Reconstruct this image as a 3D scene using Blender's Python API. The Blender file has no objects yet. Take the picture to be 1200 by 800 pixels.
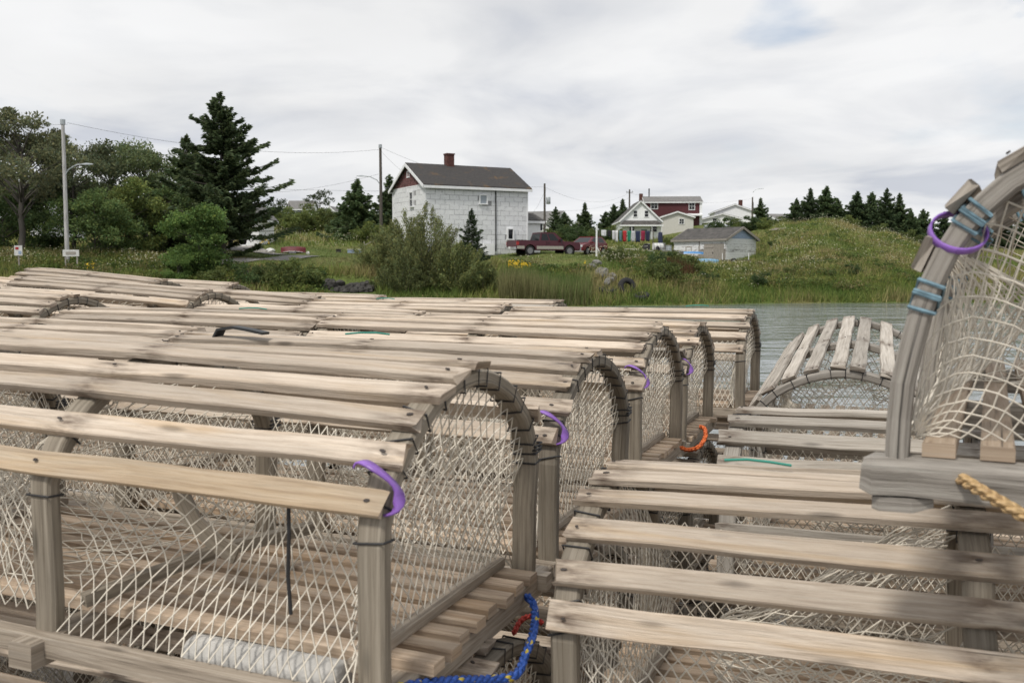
import bpy, math, random
import numpy as np
from mathutils import Vector, Matrix, Euler

SC = bpy.context.scene
COL = SC.collection
PI = math.pi
R = math.radians

# ------------------------------------------------------------------ camera
PITCH = 0.0745
FPX = 1167.0                       # 35 mm on a 36 mm wide frame, in pixels of the 1200 px photo
cam_d = bpy.data.cameras.new('camera')
cam = bpy.data.objects.new('camera', cam_d)
COL.objects.link(cam)
cam.location = (0, 0, 0)
cam.rotation_euler = (PI / 2 - PITCH, 0, 0)
cam_d.lens = 35
cam_d.sensor_width = 36
cam_d.clip_start = 0.05
cam_d.clip_end = 6000
cam_d.dof.use_dof = True
cam_d.dof.focus_distance = 3.6
cam_d.dof.aperture_fstop = 12.0
SC.camera = cam
SC.view_settings.view_transform = 'Standard'
SC.view_settings.look = 'None'
SC.view_settings.exposure = 0.92
SC.view_settings.gamma = 1.0
SC.render.engine = 'CYCLES'
SC.cycles.max_bounces = 6
SC.cycles.transparent_max_bounces = 6

# ------------------------------------------------------------------ sky and sun
SUN_EL, SUN_AZ = R(57), R(215)     # azimuth measured clockwise from +Y (view direction)
world = bpy.data.worlds.new('World')
SC.world = world
world.use_nodes = True


def N(nt, kind, **kw):
    n = nt.nodes.new(kind)
    for k, v in kw.items():
        if k in n.inputs:
            n.inputs[k].default_value = v
        else:
            setattr(n, k, v)
    return n


def math_node(nt, op, a, b=None, clamp=False):
    n = nt.nodes.new('ShaderNodeMath')
    n.operation = op
    n.use_clamp = clamp
    for i, v in enumerate((a, b)):
        if v is None:
            continue
        if isinstance(v, (int, float)):
            n.inputs[i].default_value = v
        else:
            nt.links.new(v, n.inputs[i])
    return n.outputs[0]


def mix_rgb(nt, fac, a, b, blend='MIX'):
    n = nt.nodes.new('ShaderNodeMixRGB')
    n.blend_type = blend
    for i, v in enumerate((fac, a, b)):
        if isinstance(v, (int, float)):
            n.inputs[i].default_value = v
        elif isinstance(v, (tuple, list)):
            n.inputs[i].default_value = (*v[:3], 1)
        else:
            nt.links.new(v, n.inputs[i])
    return n.outputs[0]


def ramp(nt, fac, stops):
    n = nt.nodes.new('ShaderNodeValToRGB')
    e = n.color_ramp.elements
    while len(e) < len(stops):
        e.new(0.5)
    for el, (p, c) in zip(e, stops):
        el.position = p
        el.color = (*c, 1) if isinstance(c, (tuple, list)) else (c, c, c, 1)
    nt.links.new(fac, n.inputs[0])
    return n.outputs[0]


def build_world():
    nt = world.node_tree
    bg = nt.nodes['Background']
    bg.inputs['Strength'].default_value = 0.072
    sky = nt.nodes.new('ShaderNodeTexSky')
    sky.sky_type = 'NISHITA'
    sky.sun_disc = False
    sky.sun_elevation = SUN_EL
    sky.sun_rotation = SUN_AZ
    sky.air_density = 1.0
    sky.dust_density = 1.5
    tc = nt.nodes.new('ShaderNodeTexCoord')
    sep = nt.nodes.new('ShaderNodeSeparateXYZ')
    nt.links.new(tc.outputs['Generated'], sep.inputs[0])
    zz = math_node(nt, 'ADD', math_node(nt, 'MAXIMUM', sep.outputs[2], 0.0), 0.16)
    cmb = nt.nodes.new('ShaderNodeCombineXYZ')
    nt.links.new(math_node(nt, 'DIVIDE', sep.outputs[0], zz), cmb.inputs[0])
    nt.links.new(math_node(nt, 'DIVIDE', sep.outputs[1], zz), cmb.inputs[1])
    n1 = N(nt, 'ShaderNodeTexNoise', Scale=0.55, Detail=8.0, Roughness=0.55, Distortion=0.4)
    n2 = N(nt, 'ShaderNodeTexNoise', Scale=1.25, Detail=7.0, Roughness=0.52, Distortion=0.5)
    nt.links.new(cmb.outputs[0], n1.inputs['Vector'])
    mp = nt.nodes.new('ShaderNodeMapping')
    mp.inputs['Location'].default_value = (3.1, 7.7, 1.3)
    nt.links.new(cmb.outputs[0], mp.inputs[0])
    nt.links.new(mp.outputs[0], n2.inputs['Vector'])
    # cloud cover: almost total, thinning to blue in a few places
    cover = ramp(nt, n1.outputs['Fac'], [(0.28, 0.55), (0.42, 1.0)])
    # one gap in the cloud, up and to the right of the view
    d = nt.nodes.new('ShaderNodeVectorMath')
    d.operation = 'DISTANCE'
    nt.links.new(tc.outputs['Generated'], d.inputs[0])
    d.inputs[1].default_value = Vector((0.262, 1.0, 0.275)).normalized()
    gap = math_node(nt, 'ADD', d.outputs['Value'], math_node(nt, 'MULTIPLY', math_node(nt, 'SUBTRACT', n2.outputs['Fac'], 0.5), 0.2))
    gapm = ramp(nt, gap, [(0.0, 0.05), (0.062, 1.0)])
    d2 = nt.nodes.new('ShaderNodeVectorMath')
    d2.operation = 'DISTANCE'
    nt.links.new(tc.outputs['Generated'], d2.inputs[0])
    d2.inputs[1].default_value = Vector((0.50, 1.0, 0.245)).normalized()
    gap2 = math_node(nt, 'ADD', d2.outputs['Value'], math_node(nt, 'MULTIPLY', math_node(nt, 'SUBTRACT', n2.outputs['Fac'], 0.45), 0.3))
    gapm2 = ramp(nt, gap2, [(0.0, 0.25), (0.04, 1.0)])
    cover = math_node(nt, 'MULTIPLY', math_node(nt, 'MULTIPLY', cover, gapm), gapm2)
    tone = ramp(nt, n2.outputs['Fac'], [(0.33, (4.5, 4.7, 5.15)), (0.44, (5.65, 5.75, 5.95)), (0.58, (6.6, 6.63, 6.68))])
    n3 = N(nt, 'ShaderNodeTexNoise', Scale=0.8, Detail=5.0, Roughness=0.5)
    mp3 = nt.nodes.new('ShaderNodeMapping')
    mp3.inputs['Location'].default_value = (1.0, 2.4, 0)
    nt.links.new(cmb.outputs[0], mp3.inputs[0])
    nt.links.new(mp3.outputs[0], n3.inputs['Vector'])
    broad = ramp(nt, n3.outputs['Fac'], [(0.35, 0.93), (0.65, 1.05)])
    tone = mix_rgb(nt, 1.0, tone, broad, 'MULTIPLY')
    colr = mix_rgb(nt, cover, sky.outputs[0], tone)
    nt.links.new(colr, bg.inputs['Color'])


build_world()
sun_d = bpy.data.lights.new('sun', 'SUN')
sun_d.energy = 1.5
sun_d.angle = R(10)
sun_d.color = (1.0, 0.95, 0.87)
sun = bpy.data.objects.new('sun', sun_d)
COL.objects.link(sun)
sdir = Vector((math.sin(SUN_AZ) * math.cos(SUN_EL), math.cos(SUN_AZ) * math.cos(SUN_EL), math.sin(SUN_EL)))
sun.rotation_euler = sdir.to_track_quat('Z', 'Y').to_euler()

# ------------------------------------------------------------------ tagging
CP, SP = math.cos(PITCH), math.sin(PITCH)


def zat(py, D):
    """height of a point that lies D metres ahead and shows at photo row py"""
    k = (400 - py) / FPX
    return D * (k * CP - SP) / (CP + k * SP)


def xat(px, D, z=0.0):
    return (px - 600) / FPX * (D * CP - z * SP)


def tag(o, label=None, cat=None, group=None, kind=None):
    if label:
        o['label'] = label
    if cat:
        o['category'] = cat
    if group:
        o['group'] = group
    if kind:
        o['kind'] = kind
    return o


def thing(name, label, cat, loc=(0, 0, 0), rot=(0, 0, 0), group=None):
    o = bpy.data.objects.new(name, None)
    o.empty_display_size = 0.2
    COL.objects.link(o)
    o.location = loc
    o.rotation_euler = rot
    return tag(o, label, cat, group)


def put(name, mesh, parent=None, loc=(0, 0, 0), rot=(0, 0, 0), scale=(1, 1, 1)):
    o = bpy.data.objects.new(name, mesh)
    COL.objects.link(o)
    if parent is not None:
        o.parent = parent
    o.location = loc
    o.rotation_euler = rot
    o.scale = scale
    return o


# ------------------------------------------------------------------ mesh builder
class MB:
    def __init__(self):
        self.v, self.f, self.uv, self.mi = [], [], [], []

    def face(self, idx, uvs=None, mi=0):
        self.f.append(tuple(idx))
        self.uv.append(uvs if uvs else [(0, 0)] * len(idx))
        self.mi.append(mi)

    def box(self, c, s, rot=None, mi=0):
        """box of size s centred on c, metric UVs with u along the longest side"""
        b = len(self.v)
        M = rot if rot is not None else Matrix.Identity(3)
        hs = [x / 2 for x in s]
        loc = []
        for x in (-1, 1):
            for y in (-1, 1):
                for z in (-1, 1):
                    p = Vector((x * hs[0], y * hs[1], z * hs[2]))
                    loc.append(p)
                    self.v.append(Vector(c) + M @ p)
        ax = max(range(3), key=lambda i: s[i])
        o1, o2 = [i for i in range(3) if i != ax]
        for q in ((0, 1, 3, 2), (4, 6, 7, 5), (0, 4, 5, 1), (2, 3, 7, 6), (0, 2, 6, 4), (1, 5, 7, 3)):
            self.face([b + i for i in q], [(loc[i][ax], loc[i][o1] + 1.3 * loc[i][o2]) for i in q], mi)
        return self

    def sweep(self, pts, prof, up=(0, 0, 1), caps=True, mi=0, ups=None, scales=None):
        """rectangular / polygonal profile (list of (a,b)) swept along pts; a along the side axis, b along the up axis"""
        pts = [Vector(p) for p in pts]
        n, m = len(pts), len(prof)
        b0 = len(self.v)
        acc = 0
        us = []
        for i, p in enumerate(pts):
            t = (pts[min(i + 1, n - 1)] - pts[max(i - 1, 0)]).normalized()
            u = Vector(ups[i]) if ups else Vector(up)
            side = t.cross(u)
            if side.length < 1e-5:
                side = t.cross(Vector((1, 0.1, 0)))
            side.normalize()
            u2 = side.cross(t).normalized()
            sc = scales[i] if scales else 1.0
            if i:
                acc += (p - pts[i - 1]).length
            us.append(acc)
            for a, bb in prof:
                self.v.append(p + side * a * sc + u2 * bb * sc)
        per = [0]
        for k in range(m):
            a, c = prof[k], prof[(k + 1) % m]
            per.append(per[-1] + math.hypot(a[0] - c[0], a[1] - c[1]))
        for i in range(n - 1):
            for k in range(m):
                k2 = (k + 1) % m
                self.face([b0 + i * m + k, b0 + i * m + k2, b0 + (i + 1) * m + k2, b0 + (i + 1) * m + k],
                          [(us[i], per[k]), (us[i], per[k + 1]), (us[i + 1], per[k + 1]), (us[i + 1], per[k])], mi)
        if caps:
            self.face([b0 + k for k in range(m)][::-1], [(prof[k][0] * .3, prof[k][1]) for k in range(m)][::-1], mi)
            e = b0 + (n - 1) * m
            self.face([e + k for k in range(m)], [(prof[k][0] * .3, prof[k][1]) for k in range(m)], mi)
        return self

    def tube(self, pts, r, n=6, caps=True, mi=0, scales=None):
        prof = [(r * math.cos(2 * PI * k / n), r * math.sin(2 * PI * k / n)) for k in range(n)]
        return self.sweep(pts, prof, up=(0.123, 0.211, 1), caps=caps, mi=mi, scales=scales)

    def poly(self, pts, mi=0, uvs=None):
        b = len(self.v)
        self.v += [Vector(p) for p in pts]
        self.face(list(range(b, b + len(pts))), uvs or [(p[0], p[2] if len(p) > 2 else p[1]) for p in pts], mi)
        return self

    def extrude(self, prof, y0, y1, mi=0, taper=None):
        """prof: list of (x,z), extruded from y0 to y1"""
        b = len(self.v)
        n = len(prof)
        for y in (y0, y1):
            for x, z in prof:
                self.v.append(Vector((x, y, z)))
        self.face([b + i for i in range(n)], [(p[0], p[1]) for p in prof], mi)
        self.face([b + n + i for i in range(n)][::-1], [(p[0], p[1]) for p in prof][::-1], mi)
        for i in range(n):
            j = (i + 1) % n
            self.face([b + j, b + i, b + n + i, b + n + j], [(prof[j][0], y0), (prof[i][0], y0), (prof[i][0], y1), (prof[j][0], y1)], mi)
        return self

    def hull8(self, bot, top, mi=0):
        """frustum between two rectangles given as 4 points each"""
        b = len(self.v)
        self.v += [Vector(p) for p in bot] + [Vector(p) for p in top]
        for q in ((3, 2, 1, 0), (4, 5, 6, 7), (0, 1, 5, 4), (1, 2, 6, 5), (2, 3, 7, 6), (3, 0, 4, 7)):
            self.face([b + i for i in q], [(self.v[b + i].x, self.v[b + i].z + self.v[b + i].y) for i in q], mi)
        return self

    def mesh(self, name, mats, smooth=False):
        me = bpy.data.meshes.new(name)
        me.from_pydata([tuple(v) for v in self.v], [], self.f)
        ul = me.uv_layers.new(name='UVMap')
        flat = [c for f in self.uv for uv in f for c in uv]
        ul.data.foreach_set('uv', flat)
        for m in (mats if isinstance(mats, (list, tuple)) else [mats]):
            me.materials.append(m)
        me.polygons.foreach_set('material_index', self.mi)
        if smooth:
            me.polygons.foreach_set('use_smooth', [True] * len(self.f))
        me.update()
        return me

    def build(self, name, mat, parent=None, loc=(0, 0, 0), rot=(0, 0, 0), smooth=False):
        return put(name, self.mesh(name, mat, smooth), parent, loc, rot)


def raw_mesh(name, verts, nper, mat, col=None):
    """many loose polygons of nper corners, with a per-polygon colour attribute; built with arrays"""
    verts = np.ascontiguousarray(verts, dtype=np.float32).reshape(-1, 3)
    nv = len(verts)
    nf = nv // nper
    me = bpy.data.meshes.new(name)
    me.vertices.add(nv)
    me.vertices.foreach_set('co', verts.ravel())
    me.loops.add(nv)
    me.loops.foreach_set('vertex_index', np.arange(nv, dtype=np.int32))
    me.polygons.add(nf)
    me.polygons.foreach_set('loop_start', np.arange(0, nv, nper, dtype=np.int32))
    if col is not None:
        a = me.color_attributes.new('Tint', 'FLOAT_COLOR', 'POINT')
        c = np.ones((nf, nper, 4), dtype=np.float32)
        c[:, :, :3] = np.asarray(col, dtype=np.float32)[:, None, :]
        a.data.foreach_set('color', c.ravel())
    me.materials.append(mat)
    me.update(calc_edges=True)
    return me


# ------------------------------------------------------------------ materials
def new_mat(name):
    m = bpy.data.materials.new(name)
    m.use_nodes = True
    nt = m.node_tree
    return m, nt, nt.nodes['Principled BSDF']


def plain(name, col, rough=0.6, metal=0.0, noise=0.12, nscale=8.0, bump=0.0, spec=0.5):
    """painted / plastic surface with a little uneven wear"""
    m, nt, b = new_mat(name)
    b.inputs['Roughness'].default_value = rough
    b.inputs['Metallic'].default_value = metal
    b.inputs['Specular IOR Level'].default_value = spec
    tc = nt.nodes.new('ShaderNodeTexCoord')
    n = N(nt, 'ShaderNodeTexNoise', Scale=nscale, Detail=5.0, Roughness=0.6)
    nt.links.new(tc.outputs['Object'], n.inputs['Vector'])
    lo = tuple(c * (1 - noise * 1.6) for c in col)
    hi = tuple(min(1, c * (1 + noise)) for c in col)
    nt.links.new(ramp(nt, n.outputs['Fac'], [(0.3, lo), (0.7, hi)]), b.inputs['Base Color'])
    if bump:
        bp = N(nt, 'ShaderNodeBump', Strength=bump, Distance=0.02)
        nt.links.new(n.outputs['Fac'], bp.inputs['Height'])
        nt.links.new(bp.outputs[0], b.inputs['Normal'])
    return m


def wood(name, dark, mid, light, warm=None, nails=False, gscale=(5.0, 130.0), rough=0.75, tint=0.22, warm_amt=0.5, bump=0.5, spec=0.4):
    """weathered timber: grain along u, blotches, per-piece tint"""
    m, nt, b = new_mat(name)
    b.inputs['Roughness'].default_value = rough
    b.inputs['Specular IOR Level'].default_value = spec
    uv = nt.nodes.new('ShaderNodeUVMap')
    oi = nt.nodes.new('ShaderNodeObjectInfo')
    off = nt.nodes.new('ShaderNodeVectorMath')
    off.operation = 'ADD'
    cm = nt.nodes.new('ShaderNodeCombineXYZ')
    nt.links.new(math_node(nt, 'MULTIPLY', oi.outputs['Random'], 37.0), cm.inputs[0])
    nt.links.new(math_node(nt, 'MULTIPLY', oi.outputs['Random'], 11.0), cm.inputs[1])
    nt.links.new(math_node(nt, 'MULTIPLY', oi.outputs['Random'], 5.0), cm.inputs[2])
    nt.links.new(uv.outputs[0], off.inputs[0])
    nt.links.new(cm.outputs[0], off.inputs[1])

    def noise(sx, sy, det, rgh, dist=0.0):
        mp = nt.nodes.new('ShaderNodeMapping')
        mp.inputs['Scale'].default_value = (sx, sy, 1)
        nt.links.new(off.outputs[0], mp.inputs[0])
        n = N(nt, 'ShaderNodeTexNoise', Scale=1.0, Detail=det, Roughness=rgh, Distortion=dist)
        nt.links.new(mp.outputs[0], n.inputs['Vector'])
        return n.outputs['Fac']
    g = noise(gscale[0], gscale[1], 6.0, 0.65, 0.6)
    fine = noise(14.0, 420.0, 4.0, 0.7)
    blotch = noise(3.0, 14.0, 5.0, 0.6)
    base = ramp(nt, g, [(0.30, dark), (0.47, mid), (0.70, light)])
    if warm:
        w = ramp(nt, noise(2.2, 22.0, 3.0, 0.5, 1.2), [(0.46, 0.0), (0.70, warm_amt)])
        rnd = math_node(nt, 'FRACT', math_node(nt, 'MULTIPLY', oi.outputs['Random'], 7.31))
        w2 = math_node(nt, 'MULTIPLY', w, ramp(nt, rnd, [(0.35, 0.15), (0.9, 1.0)]))
        base = mix_rgb(nt, w2, base, warm)
    base = mix_rgb(nt, 0.75, base, ramp(nt, blotch, [(0.28, 0.76), (0.6, 1.08)]), 'MULTIPLY')
    base = mix_rgb(nt, 0.55, base, ramp(nt, fine, [(0.28, 0.68), (0.52, 1.06)]), 'MULTIPLY')
    crack = ramp(nt, noise(1.6, 210.0, 2.0, .5, .8), [(.235, .30), (.29, 1.0)])
    base = mix_rgb(nt, 1.0, base, crack, 'MULTIPLY')
    mpk = nt.nodes.new('ShaderNodeMapping')
    mpk.inputs['Scale'].default_value = (5.0, 17.0, 1)
    nt.links.new(off.outputs[0], mpk.inputs[0])
    vo = N(nt, 'ShaderNodeTexVoronoi', Scale=1.0)
    nt.links.new(mpk.outputs[0], vo.inputs['Vector'])
    knot = ramp(nt, vo.outputs['Distance'], [(.06, .42), (.15, 1.0)])
    base = mix_rgb(nt, .8, base, knot, 'MULTIPLY')
    if nails:
        spu = nt.nodes.new('ShaderNodeSeparateXYZ')
        nt.links.new(uv.outputs[0], spu.inputs[0])
        d = None
        for k in (.02, .55, 1.08):
            q = math_node(nt, 'ABSOLUTE', math_node(nt, 'SUBTRACT', spu.outputs[0], k))
            d = q if d is None else math_node(nt, 'MINIMUM', d, q)
        st = noise(16.0, 60.0, 4.0, .6)
        m2 = math_node(nt, 'MULTIPLY', ramp(nt, d, [(.004, .85), (.06, 0.0)]), ramp(nt, st, [(.40, 0.0), (.62, 1.0)]))
        base = mix_rgb(nt, m2, base, (.10, .066, .045))
    tn = ramp(nt, oi.outputs['Random'], [(0.0, 1 - tint), (1.0, 1 + tint * 0.55)])
    base = mix_rgb(nt, 1.0, base, tn, 'MULTIPLY')
    nt.links.new(base, b.inputs['Base Color'])
    h = math_node(nt, 'ADD', math_node(nt, 'MULTIPLY', g, 0.7), math_node(nt, 'MULTIPLY', fine, 0.5))
    bp = N(nt, 'ShaderNodeBump', Strength=bump, Distance=0.0025)
    nt.links.new(h, bp.inputs['Height'])
    nt.links.new(bp.outputs[0], b.inputs['Normal'])
    return m


def leafy(name, rough=0.7, trans=0.42, var=0.25):
    """foliage: tint from the mesh's colour attribute, per-object variation, some light through the leaf"""
    m, nt, b = new_mat(name)
    at = nt.nodes.new('ShaderNodeAttribute')
    at.attribute_name = 'Tint'
    oi = nt.nodes.new('ShaderNodeObjectInfo')
    c = mix_rgb(nt, 1.0, at.outputs['Color'], ramp(nt, oi.outputs['Random'], [(0, (1 - var, 1 - var, 1 - var)), (1, (1 + var * .6, 1 + var * .5, 1))]), 'MULTIPLY')
    nt.links.new(c, b.inputs['Base Color'])
    b.inputs['Roughness'].default_value = rough
    b.inputs['Specular IOR Level'].default_value = 0.25
    tr = nt.nodes.new('ShaderNodeBsdfTranslucent')
    nt.links.new(c, tr.inputs[0])
    mx = nt.nodes.new('ShaderNodeMixShader')
    mx.inputs[0].default_value = trans
    nt.links.new(b.outputs[0], mx.inputs[1])
    nt.links.new(tr.outputs[0], mx.inputs[2])
    nt.links.new(mx.outputs[0], nt.nodes['Material Output'].inputs[0])
    return m


M = {}
M['lath'] = wood('lath_wood', (.37, .30, .232), (.495, .415, .335), (.585, .51, .425), warm=(.44, .29, .14), warm_amt=.5, tint=.3, nails=True, gscale=(8.0, 150.0), bump=.9)
M['warmlath'] = wood('fresh_lath_wood', (.26, .195, .135), (.40, .315, .225), (.49, .41, .31), warm=(.40, .25, .11), warm_amt=.7, tint=0)
M['bow'] = wood('bow_wood', (.115, .095, .070), (.21, .18, .14), (.30, .265, .215), gscale=(4, 150), tint=.2)
M['slat'] = wood('slat_wood', (.22, .16, .115), (.43, .33, .24), (.55, .45, .35), warm=(.42, .26, .13), warm_amt=.5, tint=.3)
M['sill'] = wood('sill_wood', (.16, .13, .10), (.31, .26, .205), (.44, .385, .32), tint=.2)
M['oldwood'] = wood('old_grey_wood', (.14, .125, .105), (.29, .265, .235), (.42, .395, .355), gscale=(4, 150), tint=.15, bump=.9)
M['oldlath'] = wood('old_pale_wood', (.22, .19, .155), (.39, .35, .30), (.52, .48, .425), tint=.25, bump=.8, nails=True)
M['twine'] = plain('net_twine', (.70, .65, .56), .85, noise=.18, nscale=18)
M['cord'] = plain('black_cord', (.022, .022, .024), .6)
M['bluecord'] = plain('blue_cord', (.14, .235, .29), .7, noise=.35, nscale=60)
M['tealcord'] = plain('teal_twine', (.03, .26, .20), .6)
M['purple'] = plain('purple_plastic', (.25, .12, .46), .42, noise=.18, nscale=40)
M['rubber'] = plain('black_rubber', (.02, .022, .024), .5)
M['nail'] = plain('rusty_nail', (.045, .035, .03), .7)
M['concrete'] = plain('ballast_concrete', (.46, .45, .43), .9, noise=.15, nscale=30, bump=.4)


def rope_mat(name, a, bcol, freq, frac):
    m, nt, b = new_mat(name)
    uv = nt.nodes.new('ShaderNodeUVMap')
    sp = nt.nodes.new('ShaderNodeSeparateXYZ')
    nt.links.new(uv.outputs[0], sp.inputs[0])
    ph = math_node(nt, 'ADD', math_node(nt, 'MULTIPLY', sp.outputs[0], freq), math_node(nt, 'MULTIPLY', sp.outputs[1], 30.0))
    fr = math_node(nt, 'FRACT', ph)
    # short flecks: only on part of the girth
    gir = math_node(nt, 'FRACT', math_node(nt, 'ADD', math_node(nt, 'MULTIPLY', sp.outputs[1], 24.0), math_node(nt, 'MULTIPLY', sp.outputs[0], 9.0)))
    fl = math_node(nt, 'MULTIPLY', math_node(nt, 'GREATER_THAN', fr, 1 - frac), math_node(nt, 'GREATER_THAN', gir, .62))
    nt.links.new(mix_rgb(nt, fl, a, bcol), b.inputs['Base Color'])
    b.inputs['Roughness'].default_value = .6
    wv = nt.nodes.new('ShaderNodeMath')
    wv.operation = 'SINE'
    nt.links.new(math_node(nt, 'ADD', math_node(nt, 'MULTIPLY', sp.outputs[0], 420.0), math_node(nt, 'MULTIPLY', sp.outputs[1], 190.0)), wv.inputs[0])
    bp = N(nt, 'ShaderNodeBump', Strength=.8, Distance=.003)
    nt.links.new(wv.outputs[0], bp.inputs['Height'])
    nt.links.new(bp.outputs[0], b.inputs['Normal'])
    return m


M['bluerope'] = rope_mat('blue_rope', (.03, .10, .42), (.62, .48, .06), 34, .22)
M['orangerope'] = rope_mat('orange_rope', (.62, .13, .025), (.50, .09, .02), 40, .4)
M['tanrope'] = rope_mat('tan_rope', (.46, .31, .15), (.36, .23, .11), 60, .4)
M['leaf'] = leafy('tree_leaves')
M['needle'] = leafy('spruce_needles', .75, .34, .2)
M['grass'] = leafy('grass_blades', .7, .3, 0)
M['bark'] = wood('bark', (.05, .042, .036), (.10, .088, .075), (.17, .155, .135), gscale=(9, 40), tint=.2)
# ------------------------------------------------------------------ terrain
WATER_Z = -2.4
DECK_Z = -1.62
# photo column -> profile of (distance, height above the camera's level)
PROFILES = [
    (-900, [(40, -4), (52, -2.4), (56, -1.2), (62, -.2), (80, .8), (120, 3), (250, 10), (500, 9), (1500, 2)]),
    (-150, [(44, -4), (53, -2.4), (56, -1.3), (61, -.1), (66, .7), (80, 1.2), (120, 4), (250, 12), (500, 10), (1500, 2)]),
    (60, [(46, -4), (54, -2.4), (57, -1.3), (61, -.1), (66, .7), (80, 1.2), (120, 4), (250, 12), (500, 10), (1500, 2)]),
    (230, [(47, -4), (55, -2.4), (58, -1.4), (63, -.35), (70, .45), (85, 1.5), (120, 4.5), (250, 12), (500, 10), (1500, 2)]),
    (330, [(48, -4), (56, -2.4), (58.5, -1.5), (63, -.5), (70, .3), (85, 1.6), (120, 5.0), (250, 13), (500, 10), (1500, 2)]),
    (410, [(49, -4), (57, -2.4), (60, -1.9), (62.6, -1.5), (63.6, -.6), (72, .3), (82, 1.1), (95, 2.6), (130, 6.4), (250, 14), (500, 10), (1500, 2)]),
    (500, [(51, -4), (59, -2.4), (62, -1.6), (67, -.5), (74, .7), (80, 1.05), (110, 3.5), (170, 7), (250, 11), (500, 9), (1500, 2)]),
    (590, [(52, -4), (60, -2.4), (62, -1.6), (66, -.6), (71, .35), (76, .9), (82, 1.05), (110, 3.0), (170, 6), (250, 9), (500, 8), (1500, 2)]),
    (680, [(53, -4), (61, -2.4), (64, -1.5), (68, -.4), (72, .45), (77, .95), (84, 1.1), (105, 2.2), (130, 4.2), (250, 9), (500, 8), (1500, 2)]),
    (745, [(54, -4), (62, -2.4), (65, -1.3), (70, -.1), (78, .75), (86, 1.2), (100, 1.8), (160, 4.3), (200, 6.5), (250, 9), (500, 8), (1500, 2)]),
    (840, [(56, -4), (64, -2.4), (67, -1.5), (74, -.65), (82, -.15), (95, .42), (104, .8), (120, 2.6), (150, 5.2), (200, 9), (260, 11), (500, 8), (1500, 2)]),
    (890, [(57, -4), (65.5, -2.4), (69, -1.7), (78, -.35), (90, .42), (97, 1.0), (101, 2.0), (108, 3.6), (130, 4.9), (200, 8.5), (260, 10), (500, 8), (1500, 2)]),
    (915, [(58, -4), (66, -2.4), (69, -1.6), (80, .2), (90, 1.9), (99, 3.6), (108, 4.5), (130, 4.8), (200, 8), (260, 10), (500, 8), (1500, 2)]),
    (960, [(58, -4), (66.5, -2.4), (70, -1.5), (80, .7), (90, 3.0), (98, 4.3), (106, 4.6), (130, 4.0), (260, 9), (500, 8), (1500, 2)]),
    (1030, [(59, -4), (67, -2.4), (70, -1.6), (82, .6), (92, 2.5), (100, 3.25), (110, 3.3), (130, 3.0), (260, 7), (500, 7), (1500, 2)]),
    (1085, [(59, -4), (67, -2.4), (71, -1.7), (90, 1.3), (100, 1.8), (110, 1.9), (130, 2.1), (260, 6), (500, 6), (1500, 2)]),
    (1300, [(60, -4), (68, -2.4), (72, -1.6), (90, .5), (100, .9), (130, 1.6), (260, 6), (500, 6), (1500, 2)]),
    (2200, [(60, -4), (68, -2.4), (72, -1.6), (90, .4), (130, 1.4), (260, 5), (500, 5), (1500, 2)]),
]
_pc = np.array([p[0] for p in PROFILES], float)
_rng = np.random.default_rng(5)
_wav = [(_rng.uniform(.15, .9), _rng.uniform(.15, .9), _rng.uniform(0, 6.28), _rng.uniform(.03, .08)) for _ in range(10)]


def terrain(X, Y, rough=True):
    X = np.atleast_1d(np.asarray(X, float))
    Y = np.atleast_1d(np.asarray(Y, float))
    px = 600 + FPX * X / np.maximum(Y, 1e-3)
    zs = np.stack([np.interp(Y, [q[0] for q in p[1]], [q[1] for q in p[1]]) for p in PROFILES])
    k = np.clip(np.searchsorted(_pc, px) - 1, 0, len(_pc) - 2)
    t = np.clip((px - _pc[k]) / (_pc[k + 1] - _pc[k]), 0, 1)
    t = t * t * (3 - 2 * t)
    i = np.arange(len(px))
    z = zs[k, i] * (1 - t) + zs[k + 1, i] * t
    if rough:
        for a, b, c, h in _wav:
            z = z + h * np.sin(a * X + b * Y + c) * np.clip((z + 2.2) / 1.5, 0, 1) * .6
    return z


def th(x, y):
    return float(terrain(x, y)[0])


def ground_mat():
    m, nt, b = new_mat('meadow_ground')
    tc = nt.nodes.new('ShaderNodeTexCoord')

    def no(s, d=6.0):
        n = N(nt, 'ShaderNodeTexNoise', Scale=s, Detail=d, Roughness=.62)
        nt.links.new(tc.outputs['Object'], n.inputs['Vector'])
        return n.outputs['Fac']
    c = ramp(nt, no(.22), [(.32, (.075, .105, .03)), (.5, (.11, .14, .04)), (.68, (.17, .16, .065))])
    c = mix_rgb(nt, .7, c, ramp(nt, no(2.5), [(.3, .55), (.7, 1.3)]), 'MULTIPLY')
    c = mix_rgb(nt, .7, c, ramp(nt, no(11, 3), [(.3, .5), (.65, 1.35)]), 'MULTIPLY')
    nt.links.new(c, b.inputs['Base Color'])
    b.inputs['Roughness'].default_value = .95
    b.inputs['Specular IOR Level'].default_value = .1
    bp = N(nt, 'ShaderNodeBump', Strength=.9, Distance=.15)
    nt.links.new(no(6), bp.inputs['Height'])
    nt.links.new(bp.outputs[0], b.inputs['Normal'])
    return m


M['ground'] = ground_mat()


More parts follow.
